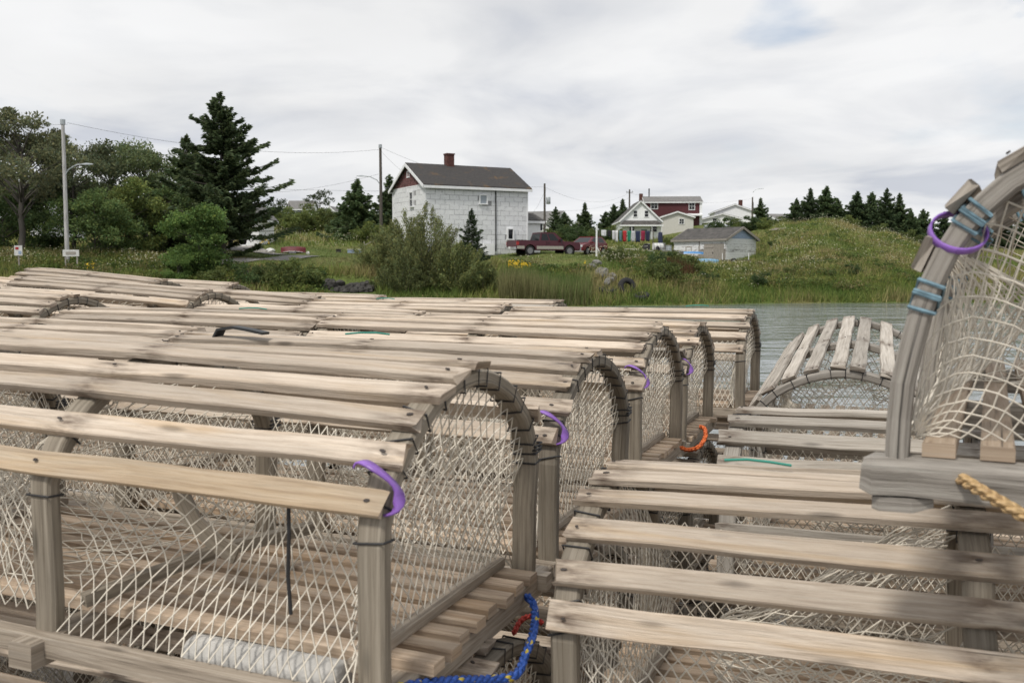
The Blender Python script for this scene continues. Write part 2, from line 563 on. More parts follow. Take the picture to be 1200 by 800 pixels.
def build_terrain():
    ts = np.concatenate([np.linspace(-3.0, -.62, 40)[:-1], np.linspace(-.62, .62, 210), np.linspace(.62, 3.0, 40)[1:]])
    ys = np.concatenate([np.linspace(36, 132, 150), np.geomspace(134, 1500, 45)])
    T, Y = np.meshgrid(ts, ys)
    X = T * Y
    Z = terrain(X.ravel(), Y.ravel()).reshape(X.shape)
    v = np.stack([X, Y, Z], -1).reshape(-1, 3)
    nx = len(ts)
    f = []
    for j in range(len(ys) - 1):
        for i in range(nx - 1):
            a = j * nx + i
            f.append((a, a + 1, a + nx + 1, a + nx))
    me = bpy.data.meshes.new('meadow')
    me.from_pydata(v.tolist(), [], f)
    me.polygons.foreach_set('use_smooth', [True] * len(f))
    me.materials.append(M['ground'])
    tag(put('meadow_terrain', me), 'grassy shore and rising meadow across the water', kind='structure')


build_terrain()


def water_mat():
    m, nt, b = new_mat('pond_water')
    b.inputs['Base Color'].default_value = (.15, .17, .17, 1)
    b.inputs['Roughness'].default_value = .10
    b.inputs['IOR'].default_value = 1.33
    b.inputs['Specular IOR Level'].default_value = .5
    tc = nt.nodes.new('ShaderNodeTexCoord')

    def no(s, sx, d):
        mp = nt.nodes.new('ShaderNodeMapping')
        mp.inputs['Scale'].default_value = (sx, 1, 1)
        nt.links.new(tc.outputs['Object'], mp.inputs[0])
        n = N(nt, 'ShaderNodeTexNoise', Scale=s, Detail=d, Roughness=.6, Distortion=.3)
        nt.links.new(mp.outputs[0], n.inputs['Vector'])
        return n.outputs['Fac']
    h = math_node(nt, 'ADD', no(1.0, .38, 4.0), math_node(nt, 'MULTIPLY', no(.33, .4, 2.0), 1.4))
    h = math_node(nt, 'MULTIPLY', h, ramp(nt, no(.05, .3, 3.0), [(.40, .25), (.55, 1.0)]))
    bp = N(nt, 'ShaderNodeBump', Strength=1.0, Distance=.12)
    nt.links.new(h, bp.inputs['Height'])
    nt.links.new(bp.outputs[0], b.inputs['Normal'])
    return m


M['water'] = water_mat()
mb = MB()
mb.poly([(-2500, -60, WATER_Z), (2500, -60, WATER_Z), (2500, 1400, WATER_Z), (-2500, 1400, WATER_Z)])
tag(mb.build('water', M['water']), 'rippled grey water between wharf and shore', kind='structure')
# sea or land beyond the wharf behind the camera: one low sheet of water too
mb = MB()
mb.poly([(-2500, -2500, WATER_Z), (2500, -2500, WATER_Z), (2500, -60, WATER_Z), (-2500, -60, WATER_Z)])
tag(mb.build('harbour_water', M['water']), 'open water behind the wharf', kind='structure')
# wharf deck: timber planks over a crib
mb = MB()
mb.box((-3.5, 0.4, DECK_Z - .55), (17, 15.0, .9))
wharf = tag(mb.build('wharf', M['oldwood']), 'grey timber wharf under the stacked traps', kind='structure')
plk = MB().box((0, 0, 0), (.228, 15.3, .1)).mesh('deck_plank', M['oldwood'])
for i in range(70):
    put('deck_plank', plk, wharf, (-11.9 + i * .24, .4, DECK_Z - .05))
# ------------------------------------------------------------------ lobster traps
TW, TL, TZ0, TB = .55, 1.06, .06, .191          # width, length, height of post foot, rise of the bend
TA = TW / 2
ARC_Z = TZ0 + .17
random.seed(3)


OLD_SHAPE = [False]


def arch(t):
    c, s = math.cos(t), max(0.0, math.sin(t))
    if OLD_SHAPE[0]:                    # the older traps bend in one sweep from the foot
        return (-TA * math.copysign(abs(c) ** .62, c), .055 + .342 * s)
    # a bent lath on straight posts: a little narrower at the top than an ellipse
    return (-TA * math.copysign(abs(c) ** 1.14, c), ARC_Z + TB * s ** 1.06)


def arch_n(t):
    t = min(max(t, .02), PI - .02)
    a, b = arch(t - .015), arch(t + .015)
    return Vector((-(b[1] - a[1]), b[0] - a[0])).normalized()


def lath_mesh(seed, length=1.1, w=.045, th_=.0125):
    rnd = random.Random(seed)
    mb = MB()
    n = 9
    pts, ups, sc = [], [], []
    by, bz = rnd.uniform(-.004, .004), rnd.uniform(-.003, .005)
    for i in range(n):
        s = i / (n - 1) - .5
        pts.append((s * length, by * math.cos(s * 3) + rnd.uniform(-.0018, .0018), bz * math.cos(s * 3.1) + rnd.uniform(-.0013, .0013)))
        ups.append((0, rnd.uniform(-.02, .02), 1))
        sc.append(rnd.uniform(.94, 1.04))
    c = .0022
    a, b = w / 2, th_ / 2
    prof = [(-a, -b), (a, -b), (a, b - c), (a - c, b), (-a + c, b), (-a, b - c)]
    mb.sweep(pts, prof, ups=ups, scales=sc)
    # broken, uneven ends
    m = len(prof)
    for k in range(m):
        mb.v[k].x += rnd.uniform(-.006, .007)
        mb.v[-1 - k].x += rnd.uniform(-.007, .006)
    return mb.mesh('lath', M['lath'])


LATHS = [lath_mesh(i, w=.040 + .0016 * (i % 6)) for i in range(9)]
OLDLATHS = []
for i in range(4):
    me = lath_mesh(40 + i, w=.044)
    me.materials[0] = M['oldlath']
    OLDLATHS.append(me)


def bow_path(n=22, inset=.0):
    if OLD_SHAPE[0]:
        return [(0, -TA + .002, .012)] + [(0, *arch(PI * i / 26)) for i in range(27)] + [(0, TA - .002, .012)]
    pts = [(0, -TA + inset, .012), (0, -TA + inset * .9, .08), (0, -TA + inset * .5, .16)]
    for i in range(n + 1):
        u, z = arch(PI * i / n)
        pts.append((0, u, z))
    pts += [(0, TA - inset * .5, .16), (0, TA - inset * .9, .08), (0, TA - inset, .012)]
    return pts


def bow_mesh(seed, mat):
    rnd = random.Random(seed)
    pts = [Vector(p) + Vector((rnd.uniform(-.0015, .0015), rnd.uniform(-.001, .001), 0)) for p in bow_path(inset=.006)]
    # centre line lies half a thickness inside the outer surface
    ctr = Vector((0, 0, .16))
    pts = [p + (Vector((0, 0, max(.16, min(p.z, .22)))) - p).normalized() * .012 for p in pts]
    ups = [(1, 0, 0)] * len(pts)
    mb = MB()
    c = .004
    a, b = .012, .019
    mb.sweep(pts, [(-a, -b + c), (-a + c, -b), (a - c, -b), (a, -b + c), (a, b - c), (a - c, b), (-a + c, b), (-a, b - c)], ups=ups)
    return mb.mesh('bow', mat)


BOWS = [bow_mesh(i, M['bow']) for i in range(3)]
GREYBOW = bow_mesh(10, M['oldwood'])
OLD_SHAPE[0] = True
OLDBOW = bow_mesh(9, M['oldwood'])
OLD_SHAPE[0] = False


def lashing_mesh(seed, mat, k0=.05, k1=PI - .05, count=15, rad=.0016, wraps=1, below=True):
    rnd = random.Random(seed)
    mb = MB()
    spots = [k0 + (k1 - k0) * i / (count - 1) + rnd.uniform(-.03, .03) for i in range(count)]
    for t in spots:
        for w in range(wraps):
            sk = rnd.uniform(-.03, .03)
            t2 = t + w * .025
            loop = []
            for ax, rr in ((-.0205, .0015), (-.0205, -.0255), (.0205, -.0255), (.0205, .0015)):
                tt = t2 + sk * (1 if ax > 0 else -1)
                u, z = arch(tt)
                n = arch_n(tt)
                loop.append((ax, u + n.x * rr, z + n.y * rr))
            loop.append(loop[0])
            mb.tube(loop, rad, 4, caps=False)
    # heavier turns where the cord is tied off on each post
    for sgn in (1,):
        for w in range(3):
            z = .255 + w * .006 + rnd.uniform(-.002, .002)
            y0, y1 = sgn * (TA + .003), sgn * (TA - .027)
            lp = [(-.0215, y0, z), (.0215, y0, z + .003), (.0215, y1, z), (-.0215, y1, z - .003), (-.0215, y0, z)]
            mb.tube(lp, rad * 1.25, 4, caps=False)
    return mb.mesh('lashing_cord', mat)


LASH = [lashing_mesh(i, M['cord']) for i in range(3)]
LASHMID = lashing_mesh(7, M['cord'], count=7)
OLD_SHAPE[0] = True
LASHBLUE = lashing_mesh(5, M['bluecord'], .5, PI - .5, 7, .0022, 4)
LASHOLD = lashing_mesh(6, M['cord'], .3, PI - .3, 14)
OLD_SHAPE[0] = False
slat_c = [i * .0555 - .222 for i in range(9)]


def slat_mesh(seed):
    rnd = random.Random(seed)
    pts = [((i / 4 - .5) * 1.13, rnd.uniform(-.0015, .0015), rnd.uniform(-.001, .001)) for i in range(5)]
    return MB().sweep(pts, [(-.017, -.008), (.017, -.008), (.017, .006), (.015, .008), (-.015, .008), (-.017, .006)], up=(0, 0, 1)).mesh('slat', M['slat'])


SLATS = [slat_mesh(60 + i) for i in range(5)]
CROSS = MB().sweep([(0, -TA - .045, 0), (0, -.1, .001), (0, .12, -.001), (0, TA + .045, 0)], [(-.021, -.019), (.021, -.019), (.021, .016), (.018, .019), (-.018, .019), (-.021, .016)]).mesh('cross_sill', M['sill'])
CROSSOLD = MB().sweep([(0, -TA - .072, .001), (.002, -TA - .062, 0), (0, -TA - .02, .001), (.001, -.1, -.001), (0, .12, -.001), (0, TA + .06, 0)], [(-.024, -.022), (.024, -.021), (.025, .012), (.017, .021), (-.018, .020), (-.024, .014)], scales=[.82, 1.0, .97, 1.03, .98, .9]).mesh('cross_sill', M['oldwood'])
LSILL = MB().sweep([(-.56, 0, 0), (-.2, .001, 0), (.2, -.001, 0), (.56, 0, 0)], [(-.013, -.014), (.013, -.014), (.013, .014), (-.013, .014)]).mesh('side_rail', M['sill'])
RAIL = MB().sweep([(0, -TA + .03, 0), (0, 0, .001), (0, TA - .03, 0)], [(-.010, -.007), (.010, -.007), (.010, .007), (-.010, .007)]).mesh('net_rail', M['sill'])
STRETCH = MB().sweep([(-.54, 0, 0), (0, .001, .001), (.54, 0, 0)], [(-.012, -.009), (.012, -.009), (.012, .009), (-.012, .009)]).mesh('lengthwise_batten', M['slat'])


def strands(segs, rad, mat, name):
    """three-sided cord along each (p, q) pair, as arrays"""
    s = np.asarray(segs, float).reshape(-1, 2, 3)
    d = s[:, 1] - s[:, 0]
    L = np.linalg.norm(d, axis=1)
    s, d = s[L > 1e-4], d[L > 1e-4] / L[L > 1e-4][:, None]
    ref = np.where(np.abs(d[:, 2:3]) > .85, [[1.0, 0.13, 0]], [[0, 0.1, 1.0]])
    a = np.cross(d, ref)
    a /= np.linalg.norm(a, axis=1)[:, None]
    b = np.cross(d, a)
    v = np.empty((len(s), 6, 3))
    for k in range(3):
        o = (a * math.cos(2.1 * k) + b * math.sin(2.1 * k)) * rad
        v[:, k] = s[:, 0] - d * rad * .4 + o
        v[:, 3 + k] = s[:, 1] + d * rad * .4 + o
    nv = len(s) * 6
    me = bpy.data.meshes.new(name)
    me.vertices.add(nv)
    me.vertices.foreach_set('co', v.astype(np.float32).ravel())
    q = np.array([[0, 1, 4, 3], [1, 2, 5, 4], [2, 0, 3, 5]])
    idx = (np.arange(len(s))[:, None, None] * 6 + q[None]).ravel().astype(np.int32)
    me.loops.add(len(idx))
    me.loops.foreach_set('vertex_index', idx)
    me.polygons.add(len(idx) // 4)
    me.polygons.foreach_set('loop_start', np.arange(0, len(idx), 4, dtype=np.int32))
    me.materials.append(mat)
    me.update(calc_edges=True)
    return me


def lattice(S, nu, nv, rnd, jit=.003, closed=False, bend=True):
    """diamond netting over the surface S(u,v): rows of knots, every second row shifted half a mesh"""
    P = {}
    for j in range(nv + 1):
        for i in range(nu + 1):
            u = (i + (.5 if j % 2 else 0)) / nu
            u = u % 1.0 if closed else min(max(u, 0), 1)
            p = np.array(S(u, j / nv))
            if 0 < j < nv:
                p = p + rnd.normal(0, jit, 3)
            P[i, j] = p
    segs = []

    def link(a, b):
        if bend:
            m = (a + b) / 2 + rnd.normal(0, jit * .45, 3)
            segs.append((a, m))
            segs.append((m, b))
        else:
            segs.append((a, b))
    for j in range(nv):
        for i in range(nu + (0 if closed else 1)):
            a = P[i, j]
            # neighbours in the next row
            if j % 2 == 0:
                for k in (i - 1, i):
                    kk = k % nu if closed else k
                    if (kk, j + 1) in P:
                        link(a, P[kk, j + 1])
            else:
                for k in (i, i + 1):
                    kk = k % nu if closed else k
                    if (kk, j + 1) in P:
                        link(a, P[kk, j + 1])
    return segs


def end_net(seed, sgn):
    rnd = np.random.default_rng(seed)
    xr = sgn * (TL / 2 - .040)
    xa = sgn * (TL / 2 - .002)

    def S(u, v):
        b = np.array((xr, -TA + .03 + u * (TW - .06), .072))
        t = .12 + u * (PI - .24)
        if u < .1 or u > .9:
            pass
        y, z = arch(t)
        n = arch_n(t)
        a = np.array((xa, y - n.x * .026, z - n.y * .026))
        w = v ** .92
        p = b * (1 - w) + a * w
        p[0] -= sgn * .022 * math.sin(PI * v) * (1 - .4 * abs(u - .5))
        p[2] -= .012 * math.sin(PI * v)
        return p
    return strands(lattice(S, 22, 18, rnd, .0007, bend=False), .0012, M['twine'], 'end_netting')


def side_plain(seed, side, x0, x1):
    rnd = np.random.default_rng(seed)
    y = side * (TA - .028)

    def S(u, v):
        x = x0 + u * (x1 - x0)
        p = np.array((x, y + side * .012 * (1 - v), .062 + v * .222))
        p[1] -= side * (.03 * math.sin(PI * v) * math.sin(PI * u))
        p[2] -= .02 * math.sin(PI * u) * v
        return p
    return strands(lattice(S, 22, 14, rnd, .0014, bend=False), .0013, M['twine'], 'side_netting')


def side_funnel(seed, side, x0, x1, cx, depth, cz=.225):
    """entrance side: netting draped from sill to lowest lath and gathered inwards at one point"""
    rnd = np.random.default_rng(seed)
    z0, z1 = .043, .283

    def S(u, v):
        x, z = x0 + u * (x1 - x0), z0 + v * (z1 - z0)
        r = math.hypot((x - cx) * .9, z - cz)
        f = .62 * math.exp(-(r / .085) ** 2) + .10 * math.exp(-(r / .22) ** 2)
        e = min(1, 4 * v * (1.15 - v)) if v > 0 else 0
        f *= e
        y = side * (TA - .004 - .018 * min(1, v * 3)) - side * (depth * math.exp(-(r / .13) ** 2) * e + .02 * math.sin(PI * v) + .012 * v)
        return np.array((x + (cx - x) * f, y, z + (cz - z) * f))
    return strands(lattice(S, 22, 14, rnd, .0008, bend=False), .0013, M['twine'], 'entrance_netting')


def inner_head(seed, xa, xb):
    """parlour head: the whole cross section drawn down to a low ring further along"""
    rnd = np.random.default_rng(seed)

    def sec(u):
        t = u * 2
        if t < 1.25:
            a = .05 + (t / 1.25) * (PI - .1)
            y, z = arch(a)
            return (-y * .92, z * .94)
        k = (t - 1.25) / .75
        return (-TA * .92 * (1 - 2 * k), .085)

    def S(u, v):
        u = u % 1.0
        y, z = sec(u)
        a = PI * u / .625 if u < .625 else PI + PI * (u - .625) / .375
        ry, rz = .07 * math.cos(a), .15 + .04 * math.sin(a)
        return np.array((xa + (xb - xa) * (v ** .8), y * (1 - v) + ry * v, z * (1 - v) + rz * v - .03 * math.sin(PI * v)))
    return strands(lattice(S, 30, 12, rnd, .003, closed=True, bend=False), .0013, M['twine'], 'parlour_netting')


NETS = []
for k in range(3):
    h = TL / 2
    NETS.append([
        end_net(100 + k, 1), end_net(110 + k, -1),
        side_funnel(120 + k, -1, .025, h - .025, .27 + .02 * k, .12), side_funnel(130 + k, 1, .025, h - .025, .26, .12),
        side_plain(140 + k, -1, -h + .02, -.02), side_plain(150 + k, 1, -h + .02, -.02),
        inner_head(160 + k, -.02, -.36),
    ])
OLD_SHAPE[0] = True
OLDNETS = [end_net(200, 1), end_net(201, -1)]
OLD_SHAPE[0] = False
LATH_T = [.29, .575, .825, 1.055, 1.285, 1.52, 2.62]
LATH_FAN = [.40, .66, .92, 1.20, 1.47, 1.74, 2.05, 2.4]
LATH_LOW = [.19, .49, .78, 1.05, 1.30, 1.54, 2.0, 2.5]
LATH_WIDE = [.70, .94, 1.16, 1.40, 1.66, 2.0, 2.4]
LATH_OLD = [.30, .56, .80, 1.04, 1.28, 1.52, 2.0, 2.5]


def nails_mesh(mat, tl):
    mb = MB()
    rnd = random.Random(77)
    for t in tl:
        y, z = arch(t)
        n = arch_n(t)
        for x in (-TL / 2, 0, TL / 2):
            c = Vector((x + rnd.uniform(-.006, .006), y + n.x * .0146, z + n.y * .0146))
            tg = Vector((0, n.y, -n.x))
            ps = []
            sx, sy = rnd.uniform(.0025, .0055), rnd.uniform(.0017, .003)
            sk = rnd.uniform(-.8, .8)
            for q in range(6):
                a = q * PI / 3
                ps.append(c + Vector((1, 0, 0)) * (math.cos(a) * sx + sk * math.sin(a) * sy) + tg * math.sin(a) * sy)
            ps2 = [p + Vector((0, n.x, n.y)) * .0016 for p in ps]
            b = len(mb.v)
            mb.v += ps + ps2
            mb.face([b + 6 + i for i in range(6)])
            for i in range(6):
                mb.face([b + i, b + (i + 1) % 6, b + 6 + (i + 1) % 6, b + 6 + i])
    return mb.mesh('nail_heads', mat)


NAILS = {k: nails_mesh(M['nail'], v) for k, v in (('T', LATH_T), ('L', LATH_LOW), ('F', LATH_FAN))}
OLD_SHAPE[0] = True
NAILS['W'] = nails_mesh(M['nail'], LATH_WIDE)
NAILS['O'] = nails_mesh(M['nail'], LATH_OLD)
OLD_SHAPE[0] = False


def band_mesh(rx, ry, w=.016, th_=.0035, seed=0):
    """oval plastic band round post and corner"""
    mb = MB()
    pts = [(rx * math.cos(a), ry * math.sin(a), .006 * math.sin(a * 1.0 + seed)) for a in [2 * PI * i / 22 for i in range(23)]]
    mb.sweep(pts, [(-th_ / 2, -w / 2), (th_ / 2, -w / 2), (th_ / 2, w / 2), (-th_ / 2, w / 2)], up=(0, 0, 1), caps=False)
    return mb.mesh('tag_band', M['purple'], True)


RING = band_mesh(.036, .036, .009, .003)
mb = MB()
mb.sweep([(.034 * math.cos(a) - .004, .004 * math.sin(3 * a), .026 * math.sin(a) - .012 * math.cos(a)) for a in [R(165 - 215 * i / 18) for i in range(19)]], [(-.0075, -.0015), (.0075, -.0015), (.0075, .0015), (-.0075, .0015)], up=(0, 0, 1))
BAND = mb.mesh('tag_band', M['purple'], True)
trap_count = 0
TRAPS = []


def trap(label, o, yaw, tilt=0.0, roll=0.0, seed=0, group='wooden lobster traps stacked on the wharf', old=False, band=None, detail=2, flip=False, lt=None, blue=False, swept=False):
    """o: foot of the corner post at the trap's +x, -y corner, relative to the camera"""
    rnd = random.Random(seed * 13 + 5)
    OLD_SHAPE[0] = swept
    lw = .98 if lt is LATH_FAN else .86 if (old or lt is LATH_LOW) else .80
    # orientation
    Rm = Matrix.Rotation(yaw, 3, 'Z') @ Matrix.Rotation(-math.atan(tilt), 3, 'Y') @ Matrix.Rotation(roll, 3, 'X')
    c = Vector(o) - Rm @ Vector((TL / 2, -TA, TZ0))
    t = thing('lobster_trap', label, 'lobster trap', c, Rm.to_euler(), group)
    fx = -1 if flip else 1
    h = TL / 2
    # base
    cr = CROSSOLD if old else CROSS
    for x in (-h, 0, h):
        put('cross_sill', cr, t, (x + rnd.uniform(-.003, .003), rnd.uniform(-.006, .006), .034 if old else .0195), scale=(1, (.84 if x < .1 else .86) if old else 1, 1))
    for y in (slat_c[1:] if seed == 0 else slat_c):
        put('slat', SLATS[rnd.randrange(5)], t, ((-.035 if blue else 0) + rnd.uniform(-.012, .012), y + rnd.uniform(-.004, .004), .0635 if old else .0465), (0, 0, rnd.uniform(-.004, .004)))
    for s in (-1, 1):
        if not old:
            put('side_rail', LSILL, t, (rnd.uniform(-.01, .01), s * (TA + .004), .026), (rnd.uniform(-.05, .05), 0, 0))
        if not blue:
            put('net_rail', RAIL, t, (s * (h - .040), 0, .062))
    # bows
    bows = []
    for i, x in enumerate((-h, 0, h)):
        b = put('bow', OLDBOW if swept else GREYBOW if old else BOWS[rnd.randrange(3)], t, (x, 0, .04 if False else .0), (0, rnd.uniform(-.012, .012), 0))
        bows.append(b)
        tag(put('lashing_cord', (LASHBLUE if blue else LASHOLD if swept else (LASHMID if i == 1 else LASH[rnd.randrange(3)])), b), kind='stuff')
    # laths
    for i, tt in enumerate(lt or LATH_T):
        tj = tt + rnd.uniform(-.012, .012)
        y, z = arch(tj)
        n = arch_n(tj)
        ang = math.atan2(-n.x, n.y)
        me = (OLDLATHS[rnd.randrange(4)] if (old or (rnd.random() < .05 and seed)) else LATHS[rnd.randrange(9)])
        put('lath', me, t, (rnd.uniform(-.012, .012), y + n.x * .0078, z + n.y * .0078), (ang + rnd.uniform(-.05, .05), rnd.uniform(-.003, .003), rnd.uniform(-.009, .009)),
            (rnd.uniform(.985, 1.012) * (1 if rnd.random() < .5 else -1), lw, rnd.uniform(.9, 1.15)))
    if detail >= 1:
        tag(put('nail_heads', NAILS['L' if lt is LATH_LOW else 'F' if lt is LATH_FAN else 'O' if lt is LATH_OLD else 'W' if lt is LATH_WIDE else 'T'], t), kind='stuff')
        nt_ = NETS[seed % 3] if not swept else OLDNETS + NETS[seed % 3][2:]
        names = ['end_netting', 'end_netting', 'entrance_netting', 'entrance_netting', 'side_netting', 'side_netting', 'parlour_netting']
        for q, (nm, me) in enumerate(zip(names, nt_)):
            if blue and q in (3,):
                continue
            put(nm, me, t, rot=(0, 0, PI if flip else 0))
    if band is not None:
        bx, by, bz, rx, ry = band
        tag(put('tag_band', RING if old else BAND, t, (bx, by, bz), (rx, ry, 0), (.78, .78, .9) if old else (1, 1, 1)), 'purple plastic tag band')
    TRAPS.append(t)
    OLD_SHAPE[0] = False
    return t


YAW = -.378
h_ = TL / 2
corner = (h_ + .004, -TA + .012, .300, .1, .15)
A1 = trap('big slatted trap closest to the lens, a white ballast weight on its floor', (-.176, 1.185, -.508), YAW, -.022, seed=0, band=corner)
A2 = trap('slatted trap with a black strap on top, behind the one with the ballast weight', (.065, 1.90, -.55), YAW, -.01, seed=1, band=corner)
A3 = trap('third slatted trap back in the line that ends beside the gap with orange rope', (.325, 2.65, -.535), YAW, -.008, seed=2, band=corner)
A4 = trap('fourth slatted trap back in the line, its corner post over the orange rope', (.566, 3.33, -.57), YAW + .01, -.01, seed=3, band=corner)
A5 = trap('long pale trap at the water end of the line, its front netting showing', (.925, 4.02, -.555), YAW + .02, .004, seed=5)
A6 = trap('low trap half hidden behind the last pale trap, beside the open water', (1.12, 4.9, -.67), YAW, 0, seed=4)
B2 = trap('trap in the second line whose slats butt against the one with the black strap', (-.93, 2.34, -.53), YAW, -.015, seed=7)
B3 = trap('trap in the second line with a thin teal twine across its top', (-.72, 3.06, -.535), YAW, -.012, seed=8)
B4 = trap('trap in the second line whose lashed arch shows under the willow bush', (-.47, 3.74, -.55), YAW, -.01, seed=9)
B5 = trap('trap in the second line with its lashed arch beside the long pale trap', (-.13, 4.46, -.545), YAW, -.005, seed=10)
B6 = trap('last trap of the second line, against the far water', (.15, 5.25, -.555), YAW, 0, seed=11)
B1 = trap('trap in the second line beside the one with the ballast weight, mostly cut off', (-1.18, 1.62, -.52), YAW, -.02, seed=6)
C3 = trap('trap of the third line with a lashed arch facing the light pole', (-1.76, 3.52, -.475), YAW + .03, -.03, seed=12)
C4 = trap('trap of the third line tipped down towards the driveway', (-1.46, 4.2, -.475), YAW + .0, -.055, seed=13)
C5 = trap('trap of the third line below the round green bush', (-1.13, 4.92, -.52), YAW - .03, -.04, seed=14)
C6 = trap('last trap of the third line, below the dark stone bank', (-.88, 5.65, -.54), YAW, -.012, seed=15)
C2 = trap('trap of the third line below the white signs, its end cut off by the frame', (-1.97, 2.8, -.50), YAW, -.02, seed=16)
D4 = trap('raised trap of the outermost line with bowed end under the light pole', (-2.5, 4.62, -.435), YAW - .05, -.05, seed=17)
D5 = trap('raised trap of the outermost line, tilted, below the yellow flowers', (-2.08, 5.3, -.44), YAW - .12, -.06, seed=18)
D6 = trap('last raised trap of the outermost line, nearest the weeds', (-1.85, 6.0, -.47), YAW, -.03, seed=19)
# right-hand stack
R1 = trap('wide slatted trap carrying the upended-looking grey trap with the tan rope', (1.06, .965, -.675), YAW + .005, .015, seed=21, lt=LATH_LOW)
R2 = trap('short-looking slatted trap just behind the one that carries the tan rope trap', (1.47, 1.83, -.685), YAW, .01, seed=22, lt=LATH_OLD, old=True, swept=True)
R3 = trap('grey trap turned end-on, its arch towards the lens, in front of the water', (.72, 3.0, -.655), PI / 2 - .36 + PI, -.085, seed=23, old=True, lt=LATH_FAN)
R0 = trap('old grey trap on top of another, blue lashings, purple band and tan rope', (.418, 1.10, -.203), PI / 2 - .45 + PI, 0, .0, seed=24, old=True, blue=True, swept=True, lt=LATH_WIDE, band=(h_ + .004, -TA + .066, .300, -.42, .8))
# lower layer, seen through the gaps
LOW = 'traps of the lower layer under the top ones'
trap('trap lying under the one with the white ballast weight', (-.14, 1.22, -.94), YAW, -.01, seed=30, group=LOW)
trap('trap lying under the one with the black strap', (.09, 1.93, -.985), YAW, 0, seed=31, group=LOW)
trap('trap lying under the third of the line, behind the orange rope', (.36, 2.67, -.97), YAW, 0, seed=32, group=LOW)
trap('trap lying under the fourth of the line, behind the orange rope', (.60, 3.37, -1.0), YAW, 0, seed=33, group=LOW)
trap('trap lying under the long pale trap at the water end', (1.0, 4.02, -.985), YAW + .02, 0, seed=34, group=LOW)
trap('trap lying under the wide slatted trap that carries another', (1.08, .985, -1.105), YAW, 0, seed=35, group=LOW)
trap('trap lying under the short-looking trap behind the tan rope', (1.5, 1.85, -1.115), YAW, 0, seed=36, group=LOW)
trap('trap lying under the grey end-on trap by the water', (1.9, 2.75, -1.09), YAW, 0, seed=37, group=LOW)
trap('trap lying under the one beside the ballast weight trap, cut off by the frame', (-1.15, 1.65, -.95), YAW, -.01, seed=38, group=LOW)
trap('trap lying under the second-line trap that butts against the black strap trap', (-.90, 2.37, -.96), YAW, -.01, seed=39, group=LOW)
trap('trap lying under the third-line trap below the white signs', (-1.95, 2.83, -.93), YAW, -.01, seed=40, group=LOW)
BOT = 'traps at the bottom of the stacks'
for lab, o in (('bottom trap of the stack under the white ballast weight', (-.12, 1.25, -1.372)), ('bottom trap of the stack under the black strap', (.11, 1.96, -1.418)), ('bottom trap of the third stack along the line', (.38, 2.70, -1.402)),
               ('bottom trap of the fourth stack, under the orange rope', (.63, 3.40, -1.432)), ('bottom trap of the stack under the long pale trap', (1.02, 4.05, -1.418)), ('bottom trap of the stack carrying the tan rope trap', (1.09, 1.0, -1.552)),
               ('bottom trap of the stack behind the tan rope', (1.52, 1.87, -1.552)), ('bottom trap of the stack under the grey end-on trap', (1.92, 2.78, -1.525)), ('bottom trap of the stack beside the ballast weight trap', (-1.13, 1.68, -1.382)), ('bottom trap of the stack below the white signs', (-1.93, 2.86, -1.362))):
    trap(lab, o, YAW, 0, seed=len(TRAPS), group=BOT)
# timbers that carry the stacks clear of the deck
BEARM = MB().box((0, 0, 0), (4.1, .16, .125)).mesh('timber_bearer', M['oldwood'])
for lab, cx, cy in (('long timber under the water-end side of the trap line', .30, 2.95), ('long timber under the middle of the trap line', -.32, 3.2), ('long timber under the second trap line', -1.35, 3.4)):
    tag(put('timber_bearer', BEARM, None, (cx, cy, DECK_Z + .064), (0, 0, YAW + PI / 2)), lab, 'timber', 'timbers carrying the trap stacks')


